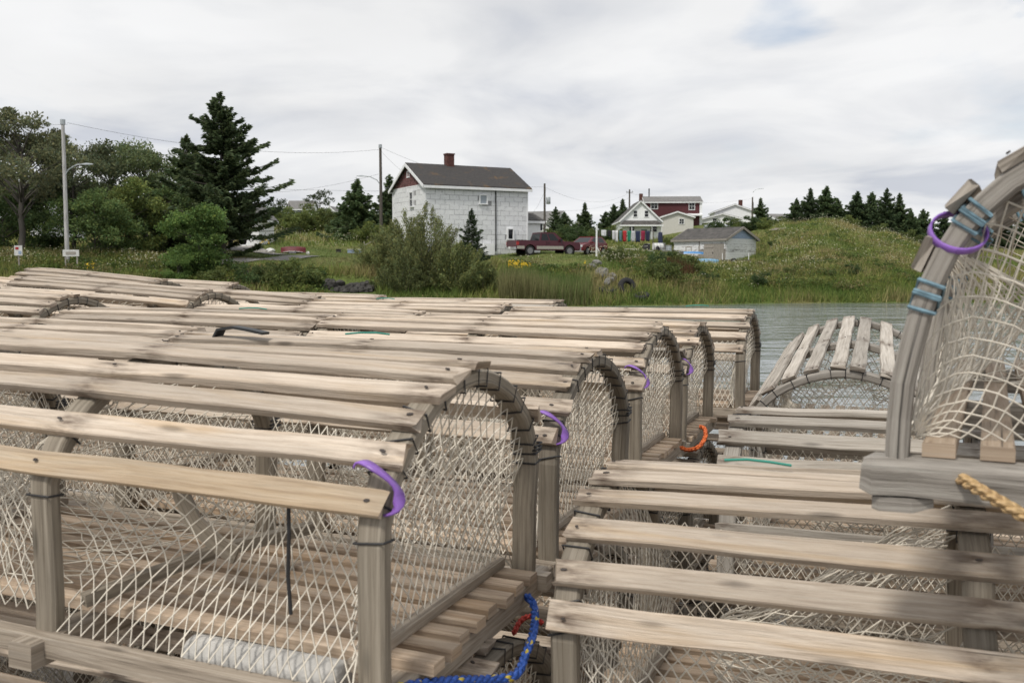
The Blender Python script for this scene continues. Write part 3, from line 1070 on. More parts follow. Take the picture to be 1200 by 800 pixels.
def add_details():
    h = TL / 2
    # ballast weight in the first trap
    mb = MB()
    ring = []
    pts = [(-.12, 0, 0), (-.115, 0, 0), (.115, 0, 0), (.12, 0, 0)]
    mb.tube(pts, .027, 14, scales=[.85, 1, 1, .85])
    mb.build('ballast_weight', M['concrete'], A1, (h - .185, -TA + .048, .030), (0, 0, .02), True)
    # bent strip and slanting batten inside the first trap
    mb = MB()
    mb.sweep([(-.02, 0, .19), (-.012, .0, .14), (.01, .0, .10), (.05, 0, .07), (.085, 0, .055)], [(-.014, -.004), (.014, -.004), (.014, .004), (-.014, .004)], up=(0, 1, 0))
    mb.build('bent_strip', M['bow'], A1, (.09, -.07, .06), (0, 0, .1))
    mb = MB()
    mb.sweep([(0, -.2, 0), (.01, 0, .03), (0, .2, .03)], [(-.009, -.009), (.009, -.009), (.009, .009), (-.009, .009)])
    mb.build('slanting_batten', M['bow'], A1, (.12, -.06, .085), (0, 0, -.35))
    # black door cord on the front of the first trap
    mb = MB()
    mb.tube([(0, 0, .20), (.004, -.004, .14), (0, 0, .08), (.003, .002, .03)], .0026, 6)
    mb.build('door_cord', M['cord'], A1, (.40, -TA + .02, .09))
    mb = MB()
    mb.tube([(-.05, .01, .0), (-.02, -.002, .012), (.01, 0, .016), (.04, -.006, .004), (.06, -.004, -.006)], .003, 5)
    mb.build('cord_end', M['cord'], A1, (.44, -TA + .03, .272))
    # black strap on top of the second trap
    mb = MB()
    mb.sweep([(-.09, .02, -.02), (-.07, .012, .004), (-.02, 0, .012), (.03, -.01, .008), (.08, -.014, .001)], [(-.013, -.003), (.013, -.003), (.013, .003), (-.013, .003)])
    mb.build('rubber_strap', M['rubber'], A2, (-h + .2, -.07, .444))
    # teal twine ends
    for par, loc, rz in ((R1, (-h + .22, .005, .444), -.2), (A2, (-.02, -.02, .447), .3), (B3, (.2, .03, .446), .1), (A5, (.3, 0, .446), .5), (B5, (-.1, -.05, .446), -.1)):
        mb = MB()
        mb.tube([(-.045, 0, 0), (-.01, .006, .003), (.03, -.003, .004), (.06, .006, 0)], .0022, 5)
        mb.build('twine_end', M['tealcord'], par, loc, (0, 0, rz))


add_details()
warm = lath_mesh(99, w=.044)
warm.materials[0] = M['warmlath']
for c in A1.children:
    if c.name.startswith('lath') and not c.name.startswith('lashing') and c.location.y < -.245:
        c.data = warm
        c['label'] = 'newer orange-brown lath along the bottom edge'


def rope(name, pts, rad, mat, label, n=8):
    # Catmull-Rom through the points
    P = [Vector(p) for p in pts]
    P = [P[0]] + P + [P[-1]]
    out = []
    for i in range(1, len(P) - 2):
        for k in range(8):
            t = k / 8
            a, b, c, d = P[i - 1], P[i], P[i + 1], P[i + 2]
            out.append(.5 * ((2 * b) + (c - a) * t + (2 * a - 5 * b + 4 * c - d) * t * t + (3 * b - a - 3 * c + d) * t ** 3))
    out.append(P[-2])
    # three strands laid round each other
    mb = MB()
    fine = []
    for i in range(len(out) - 1):
        for k in range(4):
            fine.append(out[i].lerp(out[i + 1], k / 4))
    fine.append(out[-1])
    for st in range(3):
        pts2, acc = [], 0.0
        for i, p in enumerate(fine):
            t = (fine[min(i + 1, len(fine) - 1)] - fine[max(i - 1, 0)]).normalized()
            sd = t.cross(Vector((.12, .2, 1))).normalized()
            up2 = sd.cross(t)
            if i:
                acc += (p - fine[i - 1]).length
            a = acc / (rad * 6.5) * 2 * PI + st * 2 * PI / 3
            pts2.append(p + (sd * math.cos(a) + up2 * math.sin(a)) * rad * .52)
        mb.tube(pts2, rad * .56, 6)
    o = mb.build(name, M[mat], smooth=True)
    return tag(o, label, 'rope')


def W(px, py, D):
    z = zat(py, D)
    return Vector((xat(px, D, z), D, z))


rope('rope', [W(617, 697, 1.62), W(626, 712, 1.60), W(625, 740, 1.52), W(615, 768, 1.45), W(604, 790, 1.40), W(570, 796, 1.36), W(530, 797, 1.30), W(480, 803, 1.24), W(430, 815, 1.2)], .0068, 'bluerope', 'blue rope with yellow flecks hanging off the trap sill')
M['redrope'] = rope_mat('red_rope', (.45, .04, .025), (.30, .02, .02), 40, .4)
rope('rope', [W(664, 722, 1.62), W(676, 716, 1.64), W(690, 716, 1.66), W(700, 722, 1.62)], .005, 'redrope', 'short red rope end lying in the gap between the two stacks')
rope('rope', [W(602, 742, 1.75), W(610, 727, 1.78), W(622, 722, 1.8), W(636, 730, 1.8)], .005, 'redrope', 'red rope scrap under the blue rope with yellow flecks')
rope('rope', [W(798, 524, 3.0), W(806, 527, 2.98), W(818, 524, 2.95), W(826, 513, 3.0), W(826, 503, 3.05), W(821, 500, 3.1)], .0068, 'orangerope', 'orange rope loop at the foot of the fourth trap')
mb = MB()
mb.sweep([(0, -TA - .012, 0), (0, -TA - .004, 0), (.001, -TA + .03, .001), (0, -TA + .05, .004)], [(-.02, -.008), (.02, -.008), (.021, .008), (-.02, .008)], scales=[.8, 1, 1, .6])
mb.build('end_block', M['oldwood'], R0, (h_ + .002, 0, .003))
rope('rope', [W(1118, 556, 1.07), W(1130, 563, 1.04), W(1160, 581, 1.0), W(1200, 604, .96), W(1260, 640, .93), W(1330, 690, .95)], .0070, 'tanrope', 'tan rope led out of the old grey sill')
# ------------------------------------------------------------------ plants
def unit(v):
    return v / np.maximum(np.linalg.norm(v, axis=-1, keepdims=True), 1e-6)


def leaf_quads(c, axis, size, aspect, rng):
    """one small kite per centre c: long along axis, random roll"""
    n = len(c)
    r = unit(rng.normal(size=(n, 3)))
    s = unit(np.cross(axis, r))
    L = size[:, None]
    v = np.empty((n, 4, 3))
    v[:, 0] = c - axis * L * .5
    v[:, 1] = c + s * L * aspect * .5
    v[:, 2] = c + axis * L * .5
    v[:, 3] = c - s * L * aspect * .5
    return v


def tints(rng, n, base, var=.25, yellow=.15):
    k = rng.normal(1, var, (n, 1)).clip(.45, 1.7)
    y = rng.normal(0, yellow, (n, 1))
    c = np.array(base)[None] * k
    c = c * np.concatenate([1 + y, 1 + y * .3, 1 - y * .4], 1)
    return c.clip(.004, .6)


def limb(mb, a, b, r0, r1, rnd, sag=.1, n=5, sides=5):
    a, b = Vector(a), Vector(b)
    L = (b - a).length
    pts = []
    for i in range(n):
        t = i / (n - 1)
        p = a.lerp(b, t)
        p += Vector((rnd.uniform(-1, 1), rnd.uniform(-1, 1), rnd.uniform(-.5, .5))) * L * .05 * (t * (1.2 - t))
        p.z += L * sag * math.sin(PI * t) * .5
        pts.append(p)
    mb.tube(pts, 1.0, sides, scales=[r0 + (r1 - r0) * i / (n - 1) for i in range(n)])
    return pts


def leafy_tree(seed, h, w, bare=.3, clumps=26, leaves=5200, size=.22, base=(.05, .085, .026), lean=0.0, aspect=.55, clump_r=.17, tr=.02):
    """tapered trunk, limbs to every leaf clump, clumps of small leaves with gaps between them"""
    rng = np.random.default_rng(seed)
    rnd = random.Random(seed)
    tm = MB()
    top = Vector((lean * h * .4, 0, h * .72))
    tp = limb(tm, (0, 0, -.3), top, h * tr, h * tr * .35, rnd, 0, 8, 7)
    cs, tn, ax, sz = [], [], [], []
    for k in range(clumps):
        for _ in range(50):
            p = rng.uniform(-1, 1, 3)
            q = np.linalg.norm(p)
            if .35 < q < 1:
                break
        zc = bare * h + (h - bare * h) * (.5 + .5 * p[2])
        cx = np.array((p[0] * w * .5 + lean * zc * .4, p[1] * w * .5, zc))
        # limb from the trunk
        t = min(.98, max(.22, (zc / h - .18) / .72))
        i = min(len(tp) - 2, int(t * (len(tp) - 1)))
        st = tp[i].lerp(tp[i + 1], t * (len(tp) - 1) - i)
        limb(tm, st, cx, h * tr * .3, h * tr * .06, rnd, .12, 5, 4)
        r = clump_r * w * rng.uniform(.6, 1.3)
        m = int(leaves / clumps * rng.uniform(.6, 1.4))
        d = unit(rng.normal(size=(m, 3))) * (rng.uniform(0, 1, (m, 1)) ** .45) * r
        d[:, 2] *= .62
        # sub-sprays: pull leaves towards a few twig ends so that the edge is ragged
        tw = unit(rng.normal(size=(7, 3))) * r * rng.uniform(.7, 1.25, (7, 1))
        tw[:, 2] *= .7
        g = rng.integers(0, 7, m)
        mixw = rng.uniform(.1, .75, (m, 1))
        d = d * (1 - mixw) + tw[g] * mixw
        cs.append(cx + d)
        ax.append(unit(unit(d + .01) + rng.normal(0, .8, (m, 3))))
        sz.append(size * rng.uniform(.6, 1.35, m))
        tn.append(tints(rng, m, np.array(base) * rng.normal(1, .14), .2, .12))
    c, a, s, t = map(np.concatenate, (cs, ax, sz, tn))
    return tm.mesh('trunk', M['bark'], True), raw_mesh('crown', leaf_quads(c, a, s, aspect, rng), 4, M['leaf'], t)


def spruce(seed, h, w, levels=26, base=(.020, .042, .020), bare=.05, gap=.0, size=.34, droop=.25, irregular=.25, dens=1.0):
    """straight trunk, whorls of drooping limbs, flat sprays of needles along each limb"""
    rng = np.random.default_rng(seed)
    rnd = random.Random(seed)
    tm = MB()
    tm.tube([(0, 0, -.3), (0, 0, h * .5), (.02 * h * rnd.uniform(-1, 1), 0, h * .985)], 1, 6, scales=[h * .016, h * .010, h * .002])
    cs, ax, sz, tn = [], [], [], []
    for lv in range(levels):
        f = lv / (levels - 1)
        z = h * (bare + (1 - bare) * f ** .92) * .985
        reach = w * .5 * ((1 - f) ** .85 + .035)
        reach *= 1 + irregular * math.sin(lv * 2.4 + seed) * .5
        nb = max(4, int((7 if f < .7 else 5) + rng.integers(-1, 2)))
        a0 = rng.uniform(0, 6.28)
        for k in range(nb):
            if rng.random() < gap:
                continue
            a = a0 + 2 * PI * k / nb + rng.normal(0, .18)
            L = reach * rng.uniform(1 - irregular * 1.3, 1 + irregular * .9)
            up = .22 * f - droop * (1 - f) + rng.normal(0, .12)
            d = np.array((math.cos(a), math.sin(a), up))
            tip = np.array((0, 0, z)) + d * L
            tip[2] += .08 * L
            if L > .5:
                limb(tm, (0, 0, z), tip, h * .004, h * .0012, rnd, -.1, 4, 3)
            m = max(4, int(dens * (6 + L / size * 9)))
            s = rng.uniform(.12, 1.02, m) ** .8
            p = np.array((0, 0, z)) + d * (L * s)[:, None]
            p[:, 2] += L * (-.10 * np.sin(PI * s) + .08 * s)
            side = np.array((-math.sin(a), math.cos(a), 0))
            off = rng.uniform(-1, 1, m) * L * .26 * (1.05 - s) + rng.normal(0, .03 * L + .02, m)
            p += side * off[:, None]
            p[:, 2] -= np.abs(off) * .25 + rng.normal(0, .22, m) * size
            axd = unit(np.array(d)[None] * 1.0 + side[None] * (np.sign(off) * .8)[:, None] + rng.normal(0, .28, (m, 3)) + np.array((0, 0, -.12)))
            cs.append(p)
            ax.append(axd)
            sz.append(size * rng.uniform(.6, 1.3, m) * (1 if L > .6 else .7))
            tn.append(tints(rng, m, np.array(base) * rng.normal(1, .12), .22, .1))
    c, a, s, t = map(np.concatenate, (cs, ax, sz, tn))
    v = leaf_quads(c, a, s, .34, rng)
    return tm.mesh('trunk', M['bark'], True), raw_mesh('crown', v, 4, M['needle'], t)


def shrub(seed, h, w, stems=46, per=150, size=.16, base=(.085, .12, .042), aspect=.3, stiff=1.0, fan=.55):
    """many stems from the ground, narrow leaves along their upper parts"""
    rng = np.random.default_rng(seed)
    rnd = random.Random(seed)
    tm = MB()
    cs, ax, sz, tn = [], [], [], []
    for k in range(stems):
        r, a = math.sqrt(rng.uniform()), rng.uniform(0, 6.28)
        foot = np.array((math.cos(a) * r * w * .22, math.sin(a) * r * w * .22, -.2))
        hh = h * (1 - .55 * r ** 2) * rng.uniform(.62, 1.06)
        tip = np.array((math.cos(a) * r * w * fan, math.sin(a) * r * w * fan, hh))
        pts = limb(tm, foot, tip, .03, .008, rnd, .12 * stiff, 5, 4)
        m = int(per * rng.uniform(.6, 1.4))
        t = rng.uniform(.12, 1.04, m) ** .8
        P = np.array([tuple(q) for q in pts])
        s = t * (len(pts) - 1)
        i = np.clip(s.astype(int), 0, len(pts) - 2)
        p = P[i] + (P[i + 1] - P[i]) * (s - i)[:, None]
        p += rng.normal(0, 1, (m, 3)) * (.09 * w * (1.15 - t) + .05)[:, None] * .62
        d = unit(tip - foot)
        cs.append(p)
        ax.append(unit(d[None] + rng.normal(0, .6, (m, 3))))
        sz.append(size * rng.uniform(.6, 1.4, m))
        tn.append(tints(rng, m, np.array(base) * rng.normal(1, .13), .2, .12))
    c, a, s, t = map(np.concatenate, (cs, ax, sz, tn))
    keep = c[:, 2] > 0
    return tm.mesh('stem', M['bark'], True), raw_mesh('foliage', leaf_quads(c[keep], a[keep], s[keep], aspect, rng), 4, M['leaf'], t[keep])


def plant(name, label, cat, px, D, meshes, group=None, scale=1.0, rz=0.0, sink=.15, parts=('trunk', 'crown'), sy=None):
    x = (px - 600) / FPX * D * CP
    t = thing(name, label, cat, (x, D, th(x, D) - sink), (0, 0, rz), group)
    t.scale = (scale, scale, sy or scale)
    for nm, me in zip(parts, meshes):
        put(nm, me, t)
    return t


LT = 'leafy trees behind the light pole'
G_OLIVE, G_MID, G_DARK = (.062, .078, .040), (.055, .090, .030), (.030, .052, .022)
t1 = leafy_tree(1, 9.6, 8.0, .40, 40, 14000, .20, (0.155, .17, .10), .05, tr=.026)
t2 = leafy_tree(2, 8.6, 7.0, .22, 44, 16000, .21, (.15, .175, .092))
t3 = leafy_tree(3, 9.4, 8.0, .22, 48, 18000, .21, (.14, .18, .084))
t4 = leafy_tree(4, 5.2, 6.5, .06, 34, 13000, .19, (.13, .19, .074), clump_r=.2)
plant('leafy_tree', 'tall thin grey-green tree with a bare grey trunk, left of the light pole', 'tree', 26, 66, t1, LT)
plant('leafy_tree', 'grey-green tree right behind the light pole', 'tree', 88, 72, t2, LT, 1.0, 1.1)
plant('leafy_tree', 'broad leafy tree whose crown rises between light pole and tall spruce', 'tree', 132, 77, t3, LT, .98, .4)
plant('leafy_tree', 'leafy tree whose rounded top stands next to the tall spruce', 'tree', 172, 80, t3, LT, 1.0, 2.6)
plant('leafy_tree', 'leafy tree cut by the frame edge behind the bare grey trunk', 'tree', -22, 74, t2, LT, 1.05, 4)
plant('leafy_tree', 'low dark leafy tree filling the space behind the bare grey trunk', 'tree', 55, 72, t4, LT, 1.0, 0)
plant('leafy_tree', 'bushy mid-green tree under the street lamp arm', 'tree', 112, 67, t4, LT, .92, 1.9)
plant('leafy_tree', 'bushy yellow-green tree between street lamp and spruces', 'tree', 152, 69, leafy_tree(5, 5.4, 5.4, .06, 32, 12000, .18, (.175, .22, .074), clump_r=.2), LT, 1.0)
plant('leafy_tree', 'dark low leafy tree in the shade left of the tall spruce', 'tree', 192, 73, t4, LT, 1.05, 3.3)
plant('leafy_tree', 'dark low leafy tree at the frame edge behind the small white sign', 'tree', 5, 70, t4, LT, .95, 5)
plant('spruce_tree', 'tallest dark spruce with ragged tiers, beside the driveway', 'spruce', 262, 72, spruce(11, 11.9, 7.4, 44, (.105, .145, .066), .17, .14, .36, .04, .5, 3.4), 'spruces along the driveway')
plant('spruce_tree', 'shorter dark spruce pressed against the tallest one', 'spruce', 222, 75, spruce(12, 9.2, 7.2, 34, (.095, .132, .06), .03, .05, .38, .1, .5, 3.2), 'spruces along the driveway')
sh_round = leafy_tree(21, 4.6, 4.5, .05, 42, 15000, .17, (.115, .185, .058), clump_r=.2, aspect=.6)
plant('round_bush', 'rounded bright green bush in front of the tallest spruce', 'bush', 234, 62, sh_round, None, .98)
plant('round_bush', 'small round green bush at the foot of the big bright bush', 'bush', 208, 60, sh_round, None, .45, 2.0)
# willow in front of the house
WL = 'willow bushes before the white house'
w1 = shrub(31, 6.0, 6.2, 84, 430, .17, (.24, .265, .115))
w2 = shrub(32, 4.6, 5.6, 70, 400, .17, (.23, .26, .11))
w3 = shrub(33, 3.2, 4.6, 54, 380, .17, (.215, .25, .10))
plant('willow_bush', 'tallest grey-green willow bush in front of the white gable', 'bush', 494, 65, w1, WL, .92, 0, .3, ('stem', 'foliage'))
plant('willow_bush', 'willow bush on the side of the utility pole', 'bush', 458, 66.5, w2, WL, .88, 1, .3, ('stem', 'foliage'))
plant('willow_bush', 'willow bush at the foot of the young spruce', 'bush', 538, 63.5, w3, WL, 1.0, 2, .3, ('stem', 'foliage'))
plant('willow_bush', 'low willow bush leaning over the dark stone bank', 'bush', 470, 62.5, w3, WL, .75, 4, .3, ('stem', 'foliage'))
plant('willow_bush', 'lowest willow bush, next to the reeds', 'bush', 562, 63, w3, WL, .66, 5.2, .3, ('stem', 'foliage'))
plant('young_spruce', 'slim young spruce in front of the long white wall', 'spruce', 553, 67, spruce(41, 4.4, 2.3, 26, (.055, .085, .04), .05, .05, .24, .05, .3, 1.3))
sp = [spruce(50, 5.4, 4.6, 26, (.096, .142, .066), .02, .03, .42, .12, .4, 2.2), spruce(51, 5.8, 3.8, 26, (.096, .14, .066), .02, .06, .40, .1, .45, 2.1),
      spruce(52, 5.0, 4.4, 24, (.098, .145, .068), .02, .04, .42, .12, .4, 2.2), spruce(53, 6.4, 3.3, 28, (.09, .134, .064), .03, .1, .38, .06, .55, 2.0)]
SPX = [
    (420, 95, 0, 1.08, 'bluish spruce standing left of the dark utility pole'), (404, 99, 2, .72, 'small spruce touching the bluish spruce by the pole'),
    (457, 96, 1, 1.12, 'slim spruce between utility pole and white gable'), (468, 100, 3, .95, 'slim spruce half hidden by the white gable'),
    (651, 128, 3, .62, 'small spruce just right of the transformer pole'), (661, 126, 2, .66, 'small spruce above the maroon pickup hood'),
    (685, 122, 1, .78, 'lone spruce above the small red car'), (640, 132, 2, .6, 'small spruce hidden behind the grey bungalow'),
    (709, 176, 2, .85, 'low spruce left of the white gabled house'), (719, 178, 0, 1.05, 'spruce by the thin pole next to the white gabled house'), (729, 180, 1, 1.2, 'tallest spruce against the white gabled house'),
    (890, 138, 1, .78, 'spruce in front of the white house with red chimney'), (908, 132, 2, .35, 'tiny spruce at the top of the hill path'),
    (932, 114, 2, .68, 'low spruce at the near end of the hilltop row'), (948, 113, 1, .78, 'spruce second along the hilltop row'), (967, 115, 0, .96, 'tallest spruce of the first hilltop clump'), (980, 114, 2, .78, 'spruce closing the first hilltop clump'),
    (1003, 113, 0, .96, 'wide spruce opening the second hilltop clump'), (1020, 114, 2, 1.05, 'dense spruce in the middle of the second hilltop clump'), (1037, 112, 3, .92, 'spiky spruce of the second hilltop clump'),
    (1052, 113, 1, .95, 'spruce on the falling end of the hilltop clump'), (1066, 112, 2, .82, 'low spruce beside the grey post of the end-on trap'), (1080, 114, 0, .9, 'spruce behind the purple band'),
    (1105, 113, 2, .9, 'spruce seen through the netting by the post'), (1140, 114, 0, .92, 'spruce seen through the middle of the netting'), (1172, 113, 1, .95, 'spruce seen through the netting at the frame edge'), (1200, 114, 2, 1.0, 'spruce at the frame edge behind the netting'),
]
for px, D, k, s, lab in SPX:
    plant('spruce_tree', lab, 'spruce', px, D, sp[k], 'far spruces round the houses and hill', s, px * .7, .3)
dk = leafy_tree(61, 3.4, 4.0, .05, 26, 6000, .2, (.08, .125, .05), clump_r=.22)
lt_ = leafy_tree(62, 2.6, 4.6, .04, 26, 6000, .20, (.135, .17, .058), clump_r=.2)
tw = leafy_tree(63, 4.4, 4.6, .4, 18, 1100, .26, (.06, .08, .045), clump_r=.16, tr=.02)
BX = [
    (376, 140, tw, .95, 'wispy little tree in front of the far white houses'), (327, 142, tw, .8, 'wispy little tree beside the tallest spruce'), (318, 135, dk, .8, 'dark bush at the far end of the driveway'),
    (342, 130, dk, .7, 'dark bush below the far white houses'), (352, 105, lt_, .95, 'olive scrub bush behind the white flowers, nearest the driveway'), (375, 108, lt_, 1.1, 'olive scrub bush behind the red dinghy'), (398, 106, lt_, .9, 'olive scrub bush before the bluish spruce'), (330, 112, lt_, 1.0, 'olive scrub bush beside the white shed'),
    (440, 92, lt_, .8, 'light scrub bush at the foot of the utility pole'), (664, 112, dk, .55, 'hedge bush right behind the maroon pickup cab'), (648, 112, lt_, .6, 'hedge bush below the grey bungalow'), (677, 111, dk, .62, 'hedge bush behind the pickup hood'), (692, 113, lt_, .62, 'hedge bush behind the small red car'), (706, 116, dk, .6, 'hedge bush at the end of the washing line'), (718, 130, lt_, .75, 'bright bush left of the white porch'),
    (668, 120, dk, .6, 'taller leafy bush between the small spruces'), (675, 124, lt_, .8, 'leafy tree filling the gap left of the lone spruce'),
    (852, 128, dk, .95, 'dark bush above the shed roof'), (838, 132, dk, .75, 'dark bush beside the parked pale car'), (868, 127, lt_, .8, 'dark green bush left of the hilltop spruce'), (880, 126, dk, .7, 'bush under the hilltop spruce'), (900, 124, lt_, .6, 'low bush right of the hilltop spruce'), (779, 118, dk, .42, 'small dark shrub by the cream wall'), (786, 112, lt_, .5, 'shrub left of the grey shed roof'),
    (918, 112, lt_, .5, 'low scrub on the hill crest before the first clump'), (990, 109, lt_, .6, 'low scrub between the two hilltop clumps'), (1028, 107, lt_, .55, 'low scrub under the second hilltop clump'), (1060, 106, lt_, .6, 'low scrub at the falling end of the hill crest'),
    (905, 95, dk, .22, 'small dark shrub on the hill slope right of the shed'), (890, 70.5, dk, .42, 'dark shrub at the waterline below the hill'), (925, 74, lt_, .42, 'low shrub on the bank below the hill'), (1000, 74.5, dk, .34, 'low dark shrub at the foot of the hill'), (800, 72, lt_, .7, 'green shrub on the shore bank below the blue canoe'), (772, 70, dk, .5, 'dark shrub right of the shore rocks'), (778, 67, lt_, .65, 'green shrub over the old tyres'), (828, 69, dk, .36, 'dark shrub at the waterline below the shed'),
    (720, 73, lt_, .5, 'low shrub behind the shore rocks'), 
    (345, 60, lt_, .72, 'low green bush on the shore below the driveway'), (365, 60.5, dk, .45, 'dark low bush left of the stone bank'), (320, 60, lt_, .6, 'low yellow-green bush on the shore near the driveway'), (290, 59.5, dk, .52, 'low dark bush under the round bright bush'),
    (250, 59, lt_, .55, 'low bush on the shore at the foot of the big bright bush'),
]
for px, D, me, s, lab in BX:
    plant('scrub_bush', lab, 'bush', px, D, me, 'scrub bushes on the far shore', s, px * .37, .2)


def meadow(name, label, n, pxr, D0, D1, hh, ww, cols, seed, cond=None, lean=.35, clump=0.0):
    rng = np.random.default_rng(seed)
    px = rng.uniform(*pxr, n)
    d = D0 + (D1 - D0) * rng.uniform(0, 1, n) ** 1.3
    if clump:
        px = px + rng.normal(0, clump, n)
    x = (px - 600) / FPX * d * CP
    z = terrain(x, d)
    ok = z > WATER_Z + .02
    if cond is not None:
        ok &= cond(px, d, x, z)
    x, d, z, px = x[ok], d[ok], z[ok], px[ok]
    m = len(x)
    patch = (np.sin(x * .9 + seed) + np.sin(d * .7 + 2 * seed) + np.sin(x * .37 - d * .5)) / 3
    h = rng.uniform(*hh, m) * (1 + .35 * patch)
    w = rng.uniform(*ww, m)
    a = rng.uniform(0, PI, m)
    v = np.empty((m, 3, 3))
    v[:, 0] = np.stack([x - np.cos(a) * w, d - np.sin(a) * w, z - .05], 1)
    v[:, 1] = np.stack([x + np.cos(a) * w, d + np.sin(a) * w, z - .05], 1)
    v[:, 2] = np.stack([x + rng.normal(0, lean, m) * h, d + rng.normal(0, lean, m) * h, z + h], 1)
    C = np.array(cols)
    k = ((patch * 1.3 + rng.normal(0, .4, m) + 1) / 2 * len(C)).astype(int).clip(0, len(C) - 1)
    c = C[k] * rng.normal(1, .22, (m, 1)).clip(.4, 1.7)
    return tag(put(name, raw_mesh(name, v, 3, M['grass'], c)), label, kind='stuff')


lawn = lambda px, d: (((px > 585) & (px < 715) & (d > 69.5) & (d < 100)) | ((px > 225) & (px < 440) & (d > 66) & (d < 88)) | ((px > 700) & (px < 790) & (d > 82) & (d < 100)) | ((px > 440) & (px < 600) & (d > 71) & (d < 90)))
TALL = [(.10, .15, .034), (.145, .195, .045), (.205, .235, .06), (.265, .26, .092), (.30, .26, .12)]
HILLC = [(.13, .175, .046), (.175, .215, .062), (.22, .245, .078), (.27, .27, .10), (.31, .27, .125)]
meadow('tall_grass', 'tall rough grass along the far shore', 230000, (-700, 1900), 54, 78, (.25, .75), (.02, .05), TALL, 3, lambda p, d, x, z: ~lawn(p, d) & ~((p > 376) & (p < 440) & (d < 63.4)))
meadow('hill_grass', 'rough meadow grass on the hill', 130000, (780, 1900), 76, 112, (.18, .5), (.025, .06), HILLC, 4)
meadow('field_grass', 'meadow grass behind the driveway and houses', 90000, (-700, 800), 76, 150, (.2, .6), (.03, .08), TALL, 6, lambda p, d, x, z: ~lawn(p, d))
meadow('lawn_grass', 'short mown grass round the driveway and pickup', 60000, (220, 800), 64, 102, (.04, .11), (.02, .05), [(.095, .150, .034), (.120, .175, .042), (.165, .175, .064), (.20, .175, .085)], 7, lambda p, d, x, z: lawn(p, d), .6)
meadow('shore_reeds', 'green reeds standing along the shore by the willow', 9000, (585, 692), 60.6, 64.5, (.5, 1.6), (.012, .03), [(.085, .14, .036), (.12, .18, .05), (.17, .20, .072), (.21, .20, .09)], 8, lambda p, d, x, z: z < -.9, .14)
meadow('shore_sedge', 'bright sedge at the waterline below the hill', 26000, (690, 1800), 61, 71.5, (.4, .8), (.015, .03), [(.085, .15, .03), (.13, .185, .045), (.175, .19, .066)], 9, lambda p, d, x, z: z < -1.5, .2)
meadow('dock_seedheads', 'rusty brown dock stalks on the bank below the shed', 900, (780, 812), 69, 73, (.7, 1.2), (.02, .05), [(.085, .040, .022), (.11, .06, .03)], 10, None, .15)


def weed_clumps(name, label, n, seed, boxes, cols, hh=(.25, .7)):
    rng = np.random.default_rng(seed)
    V, C = [], []
    for p0, p1, d0, d1, wgt in boxes:
        for _ in range(int(n * wgt)):
            px, d = rng.uniform(p0, p1), rng.uniform(d0, d1)
            x = (px - 600) / FPX * d * CP
            z = th(x, d)
            if z < WATER_Z + .25:
                continue
            h, w = rng.uniform(*hh), rng.uniform(.35, 1.1)
            m = int(70 * w * h / .3)
            c = np.stack([x + rng.normal(0, w * .45, m), d + rng.normal(0, w * .45, m), z + h * rng.uniform(.1, 1, m) ** .7], 1)
            k = np.array(cols[rng.integers(len(cols))])
            V.append(leaf_quads(c, unit(rng.normal(size=(m, 3)) + np.array((0, 0, .5))), rng.uniform(.08, .2, m), .55, rng))
            C.append(tints(rng, m, k, .22, .1))
    return tag(put(name, raw_mesh(name, np.concatenate(V), 4, M['leaf'], np.concatenate(C))), label, kind='stuff')


WEEDC = [(.10, .15, .04), (.15, .20, .052), (.20, .225, .065), (.08, .12, .04), (.23, .21, .095)]
weed_clumps('weeds', 'broad-leaved weeds in clumps along the far bank', 900, 17, [(-30, 240, 59, 67, .26), (240, 376, 58, 64, .14), (735, 830, 66, 78, .26), (830, 1100, 69, 80, .26), (600, 700, 65, 69, .06)], WEEDC)
weed_clumps('hill_weeds', 'low weed clumps scattered over the hill', 420, 18, [(880, 1100, 80, 106, 1.0)], WEEDC[1:], (.15, .4))


def flowers(name, label, n, seed, boxes, col, size=(.05, .11), height=(.35, .8)):
    """flat flower heads: small tilted hexagons"""
    rng = np.random.default_rng(seed)
    xs, ds = [], []
    for p0, p1, d0, d1, wgt in boxes:
        m = int(n * wgt)
        xs.append(rng.uniform(p0, p1, m))
        ds.append(rng.uniform(d0, d1, m))
    px, d = np.concatenate(xs), np.concatenate(ds)
    x = (px - 600) / FPX * d * CP
    pat = np.sin(x * .8 + seed) + np.sin(d * .6 + x * .3) + rng.normal(0, .7, len(x))
    ok = pat > -.3
    x, d = x[ok], d[ok]
    z = terrain(x, d)
    ok = z > -1.9
    x, d, z = x[ok], d[ok], z[ok]
    m = len(x)
    c = np.stack([x, d, z + rng.uniform(*height, m)], 1)
    nrm = unit(np.array([[0, -.45, 1.0]]) + rng.normal(0, .35, (m, 3)))
    a = unit(np.cross(nrm, np.array([[0.3, 1, 0.1]])))
    b = np.cross(nrm, a)
    r = rng.uniform(*size, m)[:, None]
    v = np.stack([c + (a * math.cos(k * PI / 3) + b * math.sin(k * PI / 3)) * r * (1 if k % 2 else .8) for k in range(6)], 1)
    cc = np.array(col)[None] * rng.normal(1, .15, (m, 1)).clip(.5, 1.25)
    return tag(put(name, raw_mesh(name, v, 6, M['grass'], cc)), label, kind='stuff')


